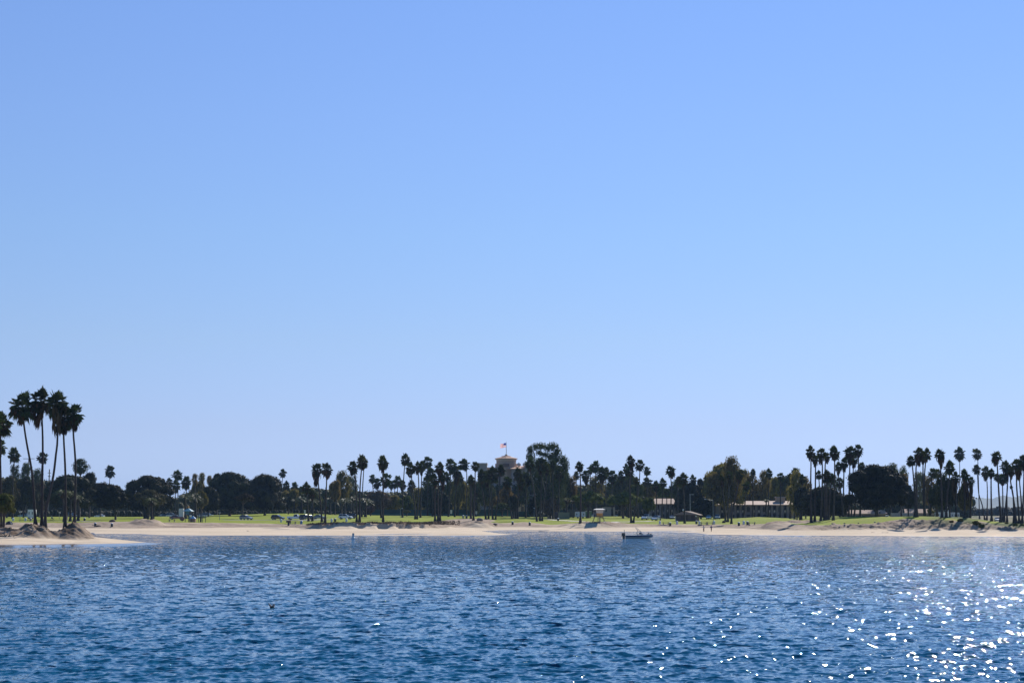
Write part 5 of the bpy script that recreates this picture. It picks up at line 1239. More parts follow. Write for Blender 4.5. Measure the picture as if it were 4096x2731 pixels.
    m = MB(); z0 = h(405) + .003; z1 = h(305); m.add([(-q * 1.05, -1.15, z0), (q * 1.05, -1.15, z0), (q * 1.05, 1.65, z0), (-q * 1.05, 1.65, z0), (-e, -1.45, z1), (e, -1.45, z1), (e, 1.95, z1), (-e, 1.95, z1)], [(0, 1, 5, 4), (1, 2, 6, 5), (2, 3, 7, 6), (3, 0, 4, 7), (3, 2, 1, 0), (4, 5, 6, 7)]); m.obj('cabin_shutters', M['offwhite_weathered'], t)
    MB().add([(-185 / s, -2.3, h(302)), (175 / s, -2.3, h(302)), (175 / s, 2.8, h(302)), (-185 / s, 2.8, h(302)), (-100 / s, -1.1, h(262)), (95 / s, -1.1, h(262)), (95 / s, 1.6, h(262)), (-100 / s, 1.6, h(262)), (-185 / s, -2.3, h(294)), (175 / s, -2.3, h(294)), (175 / s, 2.8, h(294)), (-185 / s, 2.8, h(294))],
             [(3, 2, 1, 0), (0, 1, 9, 8), (1, 2, 10, 9), (2, 3, 11, 10), (3, 0, 8, 11), (8, 9, 5, 4), (9, 10, 6, 5), (10, 11, 7, 6), (11, 8, 4, 7), (4, 5, 6, 7)]).obj('roof', M['offwhite_weathered'], t)
    MB().box(-180 / s, -110 / s, -.9, 1.3, zp, h(300)).obj('side_door', M['dark_metal'], t)
    for (xa, xb, ya, yb_) in ((-150, -235, -1.3, -2.6), (100, 185, -1.3, -2.6), (-150, -225, 1.5, 2.6), (100, 180, 1.5, 2.6)): MB().tube([(xa / s, ya, zp - .1), (xb / s, yb_, -.5)], .07, 6).obj('leg', M['wood_grey'], t)
    MB().tube([(10 / s, -.2, zp - .1), (10 / s, -.2, -.3)], .17, 8).obj('leg', M['concrete'], t)
    m = MB(); 
    for sx in (-90, -40): m.tube([(sx / s, -1.9, zp), (sx / s, -2.6, -.2)], .045, 5)
    for k in range(7): zz = zp * (k + .5) / 7; m.tube([(-90 / s, -1.9 - .7 * (1 - zz / zp), zz), (-40 / s, -1.9 - .7 * (1 - zz / zp), zz)], .035, 5)
    m.obj('ladder', M['wood_grey'], t)
    m = MB(); 
    for (xx, yy) in ((-185, -1.8), (-130, -1.8), (-185, 0), (-185, 2)): m.tube([(xx / s, yy, zp), (xx / s, yy, zp + 1)], .03, 5)
    m.tube([(-185 / s, 2, zp + 1), (-185 / s, -1.8, zp + 1), (-120 / s, -1.8, zp + 1)], .03, 5); m.obj('railing', M['grey_metal'], t)
    # fences
    def fence(r, x0, x1, yt, Y, lab, low=None):
        X = lambda a: xat(rc(r, a, 0)[0], Y, 3); zt = zat(rc(r, 0, yt)[1], Y); o = X(x0); zb = gz((X(x0) + X(x1)) / 2, Y) - .6; t = thing('screen_fence', lab, 'fence', (o, Y, zb)); w = X(x1) - o; n = max(2, int(w / 3.2))
        MB().box(0, w, 0, .06, .9 if low else 0, zt - zb).obj('screen_panel', M['green_screen'], t)
        if low: MB().box(0, w, -.10, -.04, 0, low).obj('lower_screen', M['green_screen_low'], t)
        for i in range(n + 1): MB().tube([(w * i / n, .12, 0), (w * i / n, .12, zt - zb + .1)], .05, 5).obj('post', M['dark_metal'], t)
    fence('C', 900, 2640, 1057, 690, 'long dark green windscreen fence with teal lower band behind the lawn', 1.7)
    fence('D', 765, 1005, 1082, 640, 'darker tall screen fence right of the long green one')
    # blocks, trailers
    def block(r, x0, x1, yt, yb, Y, lab, m, nm_='trailer', cat='trailer', d=3, win=0, roof='offwhite_weathered', wh=True):
        zb_ = gz(xat(rc(r, (x0 + x1) / 2, 0)[0], Y, 3), Y); X = lambda a: xat(rc(r, a, 0)[0], Y, 3); o = (X(x0) + X(x1)) / 2; zt = zat(rc(r, 0, yt)[1], Y); t = thing(nm_, lab, cat, (o, Y, zb_)); w = (X(x1) - X(x0)) / 2; H = max(1.6, zt - zb_)
        lo = .45 if wh else 0
        MB().box(-w, w, 0, d, lo, H).obj('body', M[m], t, bevel=.06)
        MB().box(-w + .1, w - .1, .1, d - .1, H + .003, H + .12).obj('roof', M[roof], t)
        for i in range(win): a = -w + 2 * w * (i + .35) / win; MB().box(a, a + w * .45 / win * 1.1, -.04, -.003, H * .5, H * .78).obj('window', M['window_dark'], t)
        if wh:
            for a in (-w * .5, w * .5): wl = MB().lathe([(.05, -.1), (.36, -.1), (.36, .1), (.05, .1)], 12).obj('wheel', M['black_rubber'], t); wl.rotation_euler = (math.pi / 2, 0, 0); wl.location = (a, .12, .36)
        return t
    block('D', 1570, 1700, 1088, 1145, 600, 'white box trailer with two small windows near the beige wall', 'white_paint', win=3)
    block('D', 1690, 1778, 1080, 1142, 603, 'pale green box trailer joined right of the white one', 'pale_green', win=1)
    block('D', 1362, 1500, 1095, 1160, 590, 'plain beige utility enclosure on the lawn left of the trailers', 'beige_wall', 'utility_enclosure', 'enclosure', 4, wh=False, roof='beige_wall')
    block('E', 40, 190, 1030, 1130, 640, 'low grey-tan building peeping out right behind the lifeguard tower', 'stucco_grey', 'low_building', 'building', 6, 2, 'stucco_tan', False)
    block('D', 1308, 1360, 1092, 1160, 596, 'dark brown gate box left of the beige enclosure', 'brown_door', 'utility_enclosure', 'enclosure', 2, wh=False, roof='dark_metal')
    block('D', 1362, 1460, 1062, 1100, 640, 'dark bus with pale roof behind the beige enclosure', 'green_screen', 'parked_bus', 'bus', 3, 4)
    block('D', 1468, 1572, 1060, 1150, 618, 'tall dark truck body behind the beige enclosure end', 'dark_metal', 'parked_truck', 'truck', 3, 0, 'dark_metal')
    block('A', 245, 303, 1205, 1260, 560, 'white boxy camper at the lawn edge behind the near palms', 'white_paint', 'camper_van', 'camper', 3, 2)
    block('B', 358, 418, 1047, 1125, 560, 'tall white box trailer behind the playground tower', 'white_paint', 'trailer', 'trailer', 3, 0)
    block('F', 1790, 2050, 1108, 1145, 560, 'long low grey-blue trailer row right of the biggest round tree', 'stucco_grey', 'trailer', 'trailer', 3, 0)
    block('G', 780, 865, 1095, 1145, 540, 'white motorhome with dark front window behind bank palms', 'white_paint', 'motorhome', 'motorhome', 3, 2)
    block('G', 915, 1065, 1097, 1145, 540, 'long pale grey motorhome behind the bank palms', 'offwhite_weathered', 'motorhome', 'motorhome', 3, 4)
    b = P(*rc('G', 880, 1140), 530); zb = gz(b.x, 530); t = thing('covered_boat', 'upright white pointed boat cover with red mark behind bank palms', 'boat', (b.x, 530, zb))
    MB().lathe([(.9, .2), (1.3, 1.0), (1.2, 3.0), (.7, 5.0), (.1, 6.3)], 10).obj('cover', M['white_paint'], t, smooth=True); MB().box(-.4, .5, -1.34, -1.2, 1.5, 2.2).obj('red_mark', M['red_paint'], t)
    for x in (-.7, .7): MB().tube([(x, 0, 0), (x, 0, .5)], .08, 6).obj('stand', M['grey_metal'], t)
    # ---- vehicles: kind, colour, region, x, y(base), heading deg, label
    CARS = [('suv',(.33,.31,.30),'B',1205,1187,-30,'silver hatchback with sunlit windshield alone on the left lawn','sun'),
     ('suv',(.008,.012,.02),'B',1603,1184,-18,'black rounded hatchback on the lawn left of the white pickup'),
     ('pickup',(.8,.8,.82),'B',1828,1187,-8,'white pickup truck with open bed on the lawn'),
     ('suv',(.02,.03,.05),'B',1955,1182,-25,'dark car half hidden behind the front of the white pickup'),
     ('sedan',(.03,.05,.08),'B',2010,1180,-30,'dark blue car between two palm trunks right of pickup'),
     ('sedan',(.20,.24,.26),'C',243,1177,-12,'grey-green sedan parked behind the first lawn palms'),
     ('suv',(.8,.8,.82),'C',572,1178,-8,'white hatchback with bright windshield right of the grey-green sedan'),
     ('suv',(.02,.02,.025),'C',625,1168,180,'black car end showing behind the white hatchback'),
     ('sedan',(.13,.01,.035),'B',332,1180,4,'maroon sedan left of the playground'),
     ('suv',(.6,.62,.68),'E',585,1185,-118,'silver pickup-like car facing the beach, left of two','pk'),
     ('suv',(.6,.62,.68),'E',705,1195,-118,'silver car facing the beach with a person beside it','pk2'),
     ('sedan',(.34,.36,.36),'E',912,1176,-105,'pale car parked left of the restroom hut'),
     ('sedan',(.60,.62,.64),'A',893,1266,160,'white small car on grass between the left dark domed trees'),
     ('suv',(.10,.25,.32),'A',210,1268,160,'teal-blue van behind the near mound at left'),
     ('suv',(.04,.05,.10),'A',640,1272,-40,'dark blue car between trunks of the near palms'),
     ('sedan',(.05,.10,.20),'B',180,1140,20,'blue car in shade left of the maroon sedan'),
     ('van',(.5,.52,.55),'B',275,1137,0,'white van in the shaded lot behind the maroon sedan'),
     ('sedan',(.5,.52,.58),'B',640,1112,0,'pale car under trees right of the playground tower'),
     ('van',(.45,.5,.58),'B',725,1112,0,'pale van under trees, right of the pale car'),
     ('sedan',(.36,.40,.44),'D',1975,1137,0,'silver wagon parked right behind the lifeguard tower'),
     ('sedan',(.5,.52,.54),'D',2035,1137,0,'white car at right end of cars behind the lifeguard tower'),
     ('sedan',(.5,.5,.5),'D',1795,1137,0,'white car peeping out left behind the lifeguard tower'),
     ('sedan',(.45,.47,.47),'E',1365,1178,-100,'white-roofed car behind the lawn, left of the lamp post'),
     ('suv',(.2,.24,.24),'E',1472,1178,-95,'grey car behind the lawn, right of the lamp post'),
     ('sedan',(.12,.14,.17),'F',265,1146,0,'dark car with shiny roof in front of the long motel'),
     ('sedan',(.42,.42,.46),'G',1535,1212,-100,'silver car behind the bank before the blue hills'),
     ('sedan',(.5,.5,.5),'F',1672,1142,0,'white car at the foot of the biggest round tree')]
    for i, c in enumerate(CARS):
        kind, col, r, x, y, hd, lab = c[:7]; px, py = rc(r, x, y); b = hit(px, py)
        if r == 'G': b = Vector((xat(px, 545, 2.2), 545, gz(xat(px, 545, 2.2), 545)))
        if b.y > 720: b = Vector((xat(px, 690, 3), 690, gz(xat(px, 690, 3), 690)))
        t = car(M, kind if len(c) < 8 or c[7] == 'sun' else ('pickup' if c[7] == 'pk' else 'suv'), col, b, R_(hd), lab)
    # ---- people
    b = hit(2540 + 1795 / 6.533, 2000 + 828 / 6.533); person(M, b, R_(200), 'person in pale striped top and dark trousers standing at the water edge', 'cloth_white', 'cloth_dark', 'stand', (((.2, .18, 1.16), (.08, .30, 1.02)), ((-.24, .12, 1.14), (-.12, .28, 1.0))))
    b = hit(2540 + 1995 / 6.533, 2000 + 826 / 6.533); person(M, b, R_(20), 'person in navy jacket walking on the sand right of the other', 'cloth_navy', 'cloth_dark', 'walk', (((.30, .0, 1.16), (.26, .12, .98)), ((-.30, .0, 1.16), (-.26, .14, .98))))
    b = hit(2540 + 668 / 6.533, 2000 + 540 / 6.533); person(M, b, R_(150), 'person in dark maroon clothes beside the silver car', 'cloth_maroon', 'cloth_dark')
    b = hit(1628 / 7.84, 2020 + 500 / 7.84); b = Vector(b); t = thing('bicycle', 'dark bicycle ridden across the lawn behind the near palms', 'bicycle', b, R_(0))
    for x in (-.5, .5):
        w = MB(); pts = [(x + .33 * math.cos(a * .524), 0, .35 + .33 * math.sin(a * .524)) for a in range(13)]; w.tube(pts, .025, 5).obj('wheel', M['black_rubber'], t)
    MB().tube([(-.5, 0, .35), (-.15, 0, .85), (.38, 0, .85), (.5, 0, .35)], .025, 5).tube([(-.5, 0, .35), (-.02, 0, .32), (.38, 0, .8)], .025, 5).tube([(-.02, 0, .32), (-.18, 0, .95)], .025, 5).obj('frame', M['dark_metal'], t)
    MB().box(-.3, -.05, -.07, .07, .93, .99).obj('saddle', M['black_rubber'], t); MB().tube([(.35, -.28, 1.0), (.42, 0, 1.02), (.35, .28, 1.0)], .02, 5).obj('handlebar', M['dark_metal'], t)
    person(M, b + Vector((-.16, 0, .08)), R_(-90), 'person in teal shirt riding the bicycle on the lawn', 'cloth_teal', 'cloth_dark', 'sit', (((.22, .2, 1.22), (.22, .48, 1.02)), ((-.22, .2, 1.22), (-.22, .48, 1.02))))
    # ---- speed boat
    bx = 2460 + 1150 / 13.07; by = 2090 + 815 / 13.07; Yb = yat(by, 0); sb = ppm(Yb) * 13.07
    t = thing('speed_boat', 'white speedboat with navy stripe, tow arch and black outboard moored offshore', 'boat', (xat(bx, Yb, 0), Yb, .14), R_(-3)); L0, L1 = -600 / sb, 830 / sb; n = 14
    def hull(z0f, z1f, w0, w1, m, nme, cap=False):
        V = []; Q = []; K = n + 1
        for i in range(K):
            u = i / n; x = L0 + (L1 - L0) * u; bow = max(0, (u - .4) / .6); wd = (1 - bow ** 1.9) * 1.15 + .02
            za = z0f(u); zc = z1f(u)
            for sg in (-1, 1): V += [(x if u < .999 else x - .0, sg * wd * w0, za), (x, sg * wd * w1, zc)]
        for i in range(n):
            for k in (0, 2): Q.append((i * 4 + k, i * 4 + 4 + k, i * 4 + 5 + k, i * 4 + 1 + k))
            if cap: Q.append((i * 4 + 1, i * 4 + 5, i * 4 + 7, i * 4 + 3))
        Q.append((0, 1, 3, 2)); return MB().add(V, Q).obj(nme, m, t, smooth=False)
    rise = lambda u: max(0, u - .6) ** 1.6 * .5
    hull(lambda u: -.35 + (max(0, u - .62) / .38) ** 2 * .6, lambda u: .27 + rise(u) * .45, .55, .93, M['hull_white'], 'hull')
    hull(lambda u: .27 + rise(u) * .45, lambda u: .48 + rise(u) * .12, .935, 1.0, M['hull_navy'], 'hull_stripe')
    hull(lambda u: .48 + rise(u) * .12, lambda u: .56 + rise(u) * .05 + .10 * (u > .55), 1.0, .93, M['hull_white'], 'deck', True)
    x = lambda a: (a - 1150) / sb; z = lambda a: (815 - a) / sb
    MB().box(x(340), x(540), -.32, .32, z(740), z(560), tx=.06, ty=.06).box(x(400), x(520), -.16, .16, -.3, z(740) - .003).obj('outboard_motor', M['engine_black'], t)
    MB().tube([(x(490), .1, z(560)), (x(490), .1, z(420))], .05, 5).ball((x(490), .1, z(430)), .1).obj('stern_light', M['grey_metal'], t)
    m = MB()
    for sg in (-.9, .9):
        m.tube([(x(1100), sg, z(640)), (x(1190), sg * .95, z(480)), (x(1150), sg * .8, z(400)), (x(1090), sg * .6, z(310)), (x(1065), sg * .5, z(300))], .032, 6); m.tube([(x(1360), sg, z(500)), (x(1270), sg * .9, z(430)), (x(1240), sg * .85, z(400)), (x(1140), sg * .6, z(300)), (x(1065), sg * .5, z(300))], .03, 6)
        m.tube([(x(1360), sg, z(500)), (x(1385), sg, z(600))], .04, 6); m.tube([(x(1190), sg * .95, z(485)), (x(1360), sg, z(490))], .035, 6); m.tube([(x(1150), sg * .8, z(400)), (x(1240), sg * .85, z(396))], .035, 6)
    m.tube([(x(1065), -.5, z(300)), (x(1065), .5, z(300))], .05, 6); m.tube([(x(1150), -.8, z(400)), (x(1150), .8, z(400))], .04, 6); m.obj('tow_arch', M['grey_metal'], t)
    MB().add([(x(1300), -.75, z(530)), (x(1300), .75, z(530)), (x(1500), .95, z(630)), (x(1500), -.95, z(630)), (x(1250), -.95, z(640)), (x(1250), .95, z(640))], [(0, 1, 2, 3), (0, 3, 4), (1, 5, 2)]).obj('windshield', M['glass_tint'], t)
    MB().tube([(x(1290), -.78, z(525)), (x(1490), -.97, z(628)), (x(1520), 0, z(625)), (x(1490), .97, z(628)), (x(1290), .78, z(525))], .04, 6).obj('windshield_frame', M['white_paint'], t)
    MB().box(x(1160), x(1230), -.7, -.2, .5, .9, tx=.05).obj('seat', M['seat_cream'], t); MB().box(x(1160), x(1230), .2, .7, .5, .9, tx=.05).obj('seat', M['seat_cream'], t)
    m = MB(); m.box(x(1660), x(1800), -.4, .4, .6, z(610), tx=.1, ty=.1).obj('bow_cushion', M['seat_cream'], t)
    m = MB(); m.ball((x(1760), 0, z(590)), .13).ball((x(1870), -.1, z(640)), .18).obj('bow_fender', M['black_rubber'], t)
    # ---- marker buoy
    bx, by = rc('C', 667, 1426); Yb = yat(by, 0); t = thing('marker_buoy', 'white marker buoy with upright grey column floating off the beach', 'buoy', (xat(bx, Yb, 0), Yb, 0)); s = ppm(Yb) * 3.136
    MB().lathe([(.2, -.3), (22 / s, -.05), (24 / s, .12), (20 / s, .3), (.3, .42)], 16).obj('float', M['white_paint'], t, smooth=True); MB().lathe([(.24, .4), (.22, 1.2), (.22, 68 / s)], 12).obj('column', M['offwhite_weathered'], t); MB().lathe([(.1, 68 / s), (.3, 69 / s), (.1, 72 / s)], 12).obj('cap', M['dark_metal'], t)
    # ---- water bird flapping
    bx, by = 900 + 975 / 5.2275, 2250 + 955 / 5.2275; Yb = yat(by, 0); s = ppm(Yb) * 5.2275; t = thing('water_bird', 'black bird with pale wings raised, sitting low on the water', 'bird', (xat(bx, Yb, 0), Yb, .02)); x = lambda a: (a - 975) / s; z = lambda a: (955 - a) / s
    Vb = [(x(980), 0, z(935)), (x(1010), 0, z(938)), (x(1060), 0, z(950)), (x(955), 0, z(925)), (x(952), -.02, z(890)), (x(940), -.03, z(872))]
    bd = skin_mesh('body', Vb, [(0, 1), (1, 2), (0, 3), (3, 4), (4, 5)], [.085, .07, .02, .07, .04, .032], M['feather_black'], t, 2)
    MB().tube([(x(936), -.03, z(870)), (x(912), -.05, z(866))], [.012, .004], 5).obj('beak', M['beak_horn'], bd)
    for nme, pts, pts2, yy in (('wing', [(945, 925), (925, 905), (915, 868), (935, 862), (955, 880), (965, 920)], [(915, 868), (903, 845), (925, 855), (935, 862)], -.08), ('wing', [(1000, 930), (985, 900), (990, 875), (1020, 868), (1040, 885), (1030, 920)], [(990, 875), (1000, 866), (1032, 868), (1040, 885), (1020, 868)], .06)):
        w = MB(); w.prism([(x(a), z(c)) for a, c in pts], yy - .012, yy + .012); wo = w.obj(nme, M['feather_pale'], t); MB().prism([(x(a), z(c)) for a, c in pts2], yy - .014, yy + .014).obj('wing_tip', M['feather_black'], wo)
    for k, (dx, sg) in enumerate(((.0, -1), (.03, 1))):
        pass
    # ---- bins, tables, lamps, signs
    for a in [('B',1645,1216,'white and blue trash can on grass right of the black hatchback','bin_white'),('C',397,1214,'white trash can on grass left of the white hatchback','bin_white'),('C',440,1210,'white-lidded dark trash can below the lawn road','bin_dark','bin_white'),('C',583,1212,'white-lidded trash can below the white hatchback','bin_white'),
      ('E',752,1240,'white trash can left of the picnic table near the silver cars','bin_white'),('E',967,1242,'white trash can at the left front of the restroom hut','bin_white'),('E',1210,1238,'grey-lidded trash can, left one of two right of the restroom','bin_dark','bin_white'),('E',1248,1242,'white trash can, right one of two right of the restroom','bin_white'),('E',1432,1242,'white trash can at the right end of the long picnic tables','bin_white'),
      ('E',1803,1243,'white trash can on the lawn below the grass hill','bin_white'),('E',880,1262,'dark trash can on dirt left of the restroom','bin_dark'),('E',1742,1262,'dark trash can on dirt below the grass hill','bin_dark'),('E',1850,1252,'dark trash can against the picnic table by the sand dune','bin_dark'),
      ('D',785,1248,'dark trash can on dirt, left of two below the hotel lawn','bin_dark'),('D',1000,1256,'dark trash can on dirt, right of two below the hotel lawn','bin_dark'),('D',1356,1200,'small green trash can beside the concrete path','bin_dark'),('A',1002,1358,'dark tall trash can on sand below the dark domed tree','bin_dark'),
      ('A',853,1356,'dark trash can in front of a log on the left beach','bin_dark'),('A',757,1306,'green trash can on a post by the near mound path','bin_dark'),('A',228,1306,'white trash can behind the near mound, left of two','bin_white'),('A',275,1306,'white-lidded grey trash can behind the near mound, right of two','stucco_grey','white_paint'),('A',117,1306,'small white trash can behind the beach tent','bin_white'),
      ('D',165,1165,'pale trash can on grass, left of two by the hotel palms','stucco_grey','bin_white'),('D',207,1167,'dark trash can with white lid, right of two by the hotel palms','bin_dark','white_paint'),('B',1900,1240,'blue trash can at the right end of the picnic table below the pickup','bin_blue','bin_blue')]:
        barrel(M, *a)
    for a in [('E',825,1246,'picnic table on the lawn left of the restroom hut'),('E',1305,1246,'left one of two joined picnic tables right of the restroom'),('E',1380,1246,'right one of two joined picnic tables right of the restroom'),('E',1905,1250,'picnic table by the sand dune on the right'),('B',1790,1236,'left picnic table below the white pickup'),('B',1855,1238,'right picnic table below the white pickup'),('B',275,1212,'picnic table left of the playground on the sand edge')]: table(M, *a)
    b = hit(*rc('B', 1738, 1258)); t = thing('barbecue_grill', 'dark barbecue grill with wide flat top at the sand edge', 'grill', b); MB().box(-.28, .28, -.28, .28, -.1, .95).obj('pedestal', M['bin_dark'], t); MB().box(-.75, .75, -.4, .4, .953, 1.5, tx=.08).obj('fire_box', M['wood_dark'], t)
    for a in [('E',1420,1205,930,'tall lamp post with left arm right of the picnic tables',-2.6),('D',1057,1168,1040,'short lamp post with pale head left of the giant gum palms',0),('C',1258,1160,1045,'pale-headed lamp post above the sand bank lawn',.6),('A',530,1290,1232,'short lamp between the near palm trunks',0),('G',120,1142,985,'grey lamp post under the biggest round tree',0),('B',1160,1140,1068,'lamp post under the twin domed trees',0),('B',870,1190,1100,'thin post on the lawn right of the playground',0),('A',178,1312,1225,'thin dark post behind the near mound',0)]: lamp(M, *a[:5], arm=a[5])
    px, py = rc('E', 1133, 1100); b = Vector((xat(px, 560, 3), 560, gz(xat(px, 560, 3), 560))); t = thing('street_lamp', 'tall grey lamp post rising behind the restroom roof', 'street lamp', b, 0, 'lamp posts in the park'); hh = zat(rc('E', 0, 872)[1], 560) - b.z
    MB().tube([(0, 0, 0), (0, 0, hh)], [.16, .1], 8).obj('pole', M['grey_metal'], t); MB().box(-.3, 1.4, -.15, .15, hh, hh + .2).obj('lamp_head', M['grey_metal'], t)
    sign(M, 'B', 1942, 1140, 1062, 22, 'pale sign panel above the dark car by the pickup'); sign(M, 'C', 1897, 1145, 1062, 24, 'tall pale panel at the green fence left'); sign(M, 'D', 330, 1145, 1078, 22, 'tall pale panel at the green fence right'); sign(M, 'D', 795, 1177, 1152, 38, 'low brown board on the lawn by the dark fence', 'brown_door', True)
    # fire rings, boulders
    for (r, x, y, w, h, lab) in (('E', 1258, 1260, 70, 18, 'grey concrete fire ring on dirt below the joined picnic tables'), ('D', 562, 1250, 68, 20, 'dark stone fire ring on dirt below the hotel lawn'), ('D', 372, 1196, 78, 34, 'grey boulder heap on the dirt mound below the hotel'), ('E', 1552, 1225, 44, 34, 'dark shelter-like block among trunks right of the lamp'), ('A', 1008, 1312, 58, 22, 'dark stone block beside the forked tree trunk'), ('A', 880, 1356, 50, 12, 'dark log lying behind the trash can on the left beach')):
        b = hit(*rc(r, x, y)); s = ppm(b.y) * REG[r][2]; bm = bmesh.new(); bmesh.ops.create_icosphere(bm, subdivisions=3, radius=1)
        for v in bm.verts: v.co *= 1 + .25 * float(fbm(v.co.x * 2 + x, v.co.y * 2 + v.co.z, 2)); v.co.z = max(v.co.z, -.3)
        for v in bm.verts: v.co = Vector((v.co.x * w / s / 2, v.co.y * w / s / 2 * .7, v.co.z * h / s * .9))
        me = bpy.data.meshes.new('boulder'); bm.to_mesh(me); bm.free(); o = link('boulder' if 'ring' not in lab else 'fire_ring', me, M['rock'] if 'dark' not in lab else M['wood_dark']); o.location = b; tag(o, lab, 'boulder' if 'ring' not in lab else 'fire ring')
    rs = random.Random(4)
    for k, (x, y, lab) in enumerate([(388,528,'white rock on the right grass slope'),(665,560,'pale rock at the lower edge of the right grass slope'),(660,525,'dark rock on the right grass slope'),(975,515,'small dark rock mid slope of the right grass'),(545,608,'small pale rock on dirt under the right grass slope'),(1340,500,'pale rock at the top right of the grass slope'),(740,600,'reddish rock on dirt under the right slope')]):
        b = hit(3260 + x / 5.6, 2000 + y / 5.6); bm = bmesh.new(); bmesh.ops.create_icosphere(bm, subdivisions=2, radius=rs.uniform(.22, .36))
        for v in bm.verts: v.co *= 1 + .5 * float(fbm(v.co.x * 4 + k, v.co.y * 4 + v.co.z * 3, 2)); v.co.z *= .7
        me = bpy.data.meshes.new('rock'); bm.to_mesh(me); bm.free(); o = link('slope_rock', me, M['concrete'] if 'pale' in lab or 'white' in lab else M['rock']); o.location = b + Vector((0, 0, .05)); tag(o, lab, 'rock', 'rocks on the right slope')
    # ---- playground
    g0 = hit(640 + 1060 / 7.84, 2000 + 685 / 7.84); s = ppm(g0.y) * 7.84; X = lambda a: (a - 1060) / s; Z = lambda c: (690 - c) / s
    t = thing('play_structure', 'playground climbing tower with teal pyramid roof, decks and posts', 'playground', g0)
    for (px_, top, y) in ((790, 370, 0), (850, 370, 2), (915, 370, 0), (980, 370, 2), (1205, 400, 0), (1265, 400, 1.6), (1332, 400, 0), (1395, 400, 1.6)): MB().tube([(X(px_), y, -.3), (X(px_), y, Z(top))], .09, 8).obj('post', M['dark_metal'], t)
    MB().box(X(780), X(990), -.1, 2.1, Z(582), Z(565)).obj('deck', M['bin_dark'], t); MB().box(X(1195), X(1405), -.1, 1.7, Z(565), Z(545)).obj('deck', M['bin_dark'], t)
    m = MB(); a, c, y0, y1 = X(712), X(1008), -1, 3; zt = Z(248); ze = Z(352); m.add([(a, y0, ze), (c, y0, ze), (c, y1, ze), (a, y1, ze), ((a + c) / 2, 1, zt)], [(0, 1, 4), (1, 2, 4), (2, 3, 4), (3, 0, 4), (3, 2, 1, 0)]); rf = m.obj('roof', M['teal_paint'], t)
    MB().ball(((a + c) / 2, 1, Z(225)), 30 / s, 12).obj('roof_ball', M['orange_paint'], rf, smooth=True)
    MB().box(X(795), X(910), 0, .08, Z(450), Z(352) - .02).obj('wall_panel', M['teal_paint'], t); MB().box(X(920), X(975), -.1, .3, Z(510), Z(470)).obj('bubble_panel', M['bin_white'], t)
    MB().tube([(X(925), -.1, Z(540)), (X(960), -.5, Z(600)), (X(990), -.8, Z(650))], .28, 8).obj('slide', M['teal_paint'], t); MB().box(X(1245), X(1285), .2, .8, 0, Z(565) - .003).obj('climbing_tube', M['bin_dark'], t)
    g = t; t = thing('play_hut', 'little playhouse with white-blue pyramid roof and tan walls', 'playhouse', g0 + Vector((X(1075), -2.2, 0)), 0); w = 82 / s; g_ = gz(g0.x, g0.y - 2.2) - g0.z
    m = MB(); m.box(-w, w, -w, w, -.5, Z(580)); m.obj('wall', M['tan_panel'], t); zt = Z(488); ze = Z(579); m = MB(); m.add([(-w * 1.1, -w * 1.1, ze), (w * 1.1, -w * 1.1, ze), (w * 1.1, w * 1.1, ze), (-w * 1.1, w * 1.1, ze), (0, 0, zt)], [(0, 1, 4), (1, 2, 4), (2, 3, 4), (3, 0, 4), (3, 2, 1, 0)]); m.obj('roof', M['pale_blue'], t); MB().box(-w * .6, -w * .1, -w - .03, -w - .003, -.2, 1.1).obj('doorway', M['purple_brown'], t)
    b = hit(640 + 695 / 7.84, 2000 + 655 / 7.84); t = thing('climbing_wheel', 'round brown climbing panel left of the playground tower', 'climbing panel', b); rr = 75 / s; pts = [(rr * math.cos(a * .785 + .39), rr * 1.05 + rr * math.sin(a * .785 + .39)) for a in range(8)]; MB().prism(pts, -.15, .15).obj('panel', M['purple_brown'], t); MB().tube([(0, 0, -.2), (0, 0, .4)], .08, 6).obj('post', M['dark_metal'], t)
    # ---- beach tent
    b = hit(290 / 7.84, 2020 + 600 / 7.84); s = ppm(b.y) * 7.84; t = thing('beach_tent', 'small pale dome beach tent with dark opening behind the near mound', 'tent', b); w = 120 / s
    m = MB(); V = []; Q = []
    for i in range(9):
        for j in range(5): a = math.pi * i / 8; e = math.pi / 2 * j / 4; V.append((w * math.cos(a) * math.cos(e * .999) * 1.0, w * .8 * (math.sin(a) * math.cos(e)), 105 / s * math.sin(e)))
    for i in range(8):
        for j in range(4): Q.append((i * 5 + j, i * 5 + j + 1, i * 5 + 6 + j, i * 5 + 5 + j))
    m.add(V, Q).obj('canopy', M['tent_white'], t, smooth=True); MB().add([(-w * .95, -.1, 0), (w * .5, -.25, 0), (w * .25, -.1, 90 / s), (-w * .3, -.05, 80 / s)], [(0, 1, 2, 3)]).obj('opening_shade', M['cloth_dark'], t); MB().add([(w * .5, -.28, 0), (w, 0, 0), (w * .3, 0, 100 / s), (0, -.05, 104 / s)], [(0, 1, 2, 3)]).obj('front_flap', M['tent_white'], t)  # dark upright sheet across the tent mouth stands in for shade inside
    # ---- driftwood
    def drift(lab, chains, nme='driftwood', m='wood_dark', rr=.12):
        P0 = hit(*chains[0][0]); k = MB()
        for ch in chains:
            pts = []
            for q in ch: h = hit(q[0], q[1]); pts.append(Vector((xat(q[0], P0.y, h.z), P0.y + rs.uniform(-.2, .2), zat(q[1], P0.y))) - P0)
            k.tube(pts, [rr * (1 - .5 * i / max(1, len(pts) - 1)) for i in range(len(pts))], 6)
        o = k.obj(nme, M[m]); o.location = P0; tag(o, lab, 'driftwood')
    q = lambda a, c: (a / 7.84, 2020 + c / 7.84); w_ = lambda a, c: (260 + a / 7.84, 2020 + c / 7.84)
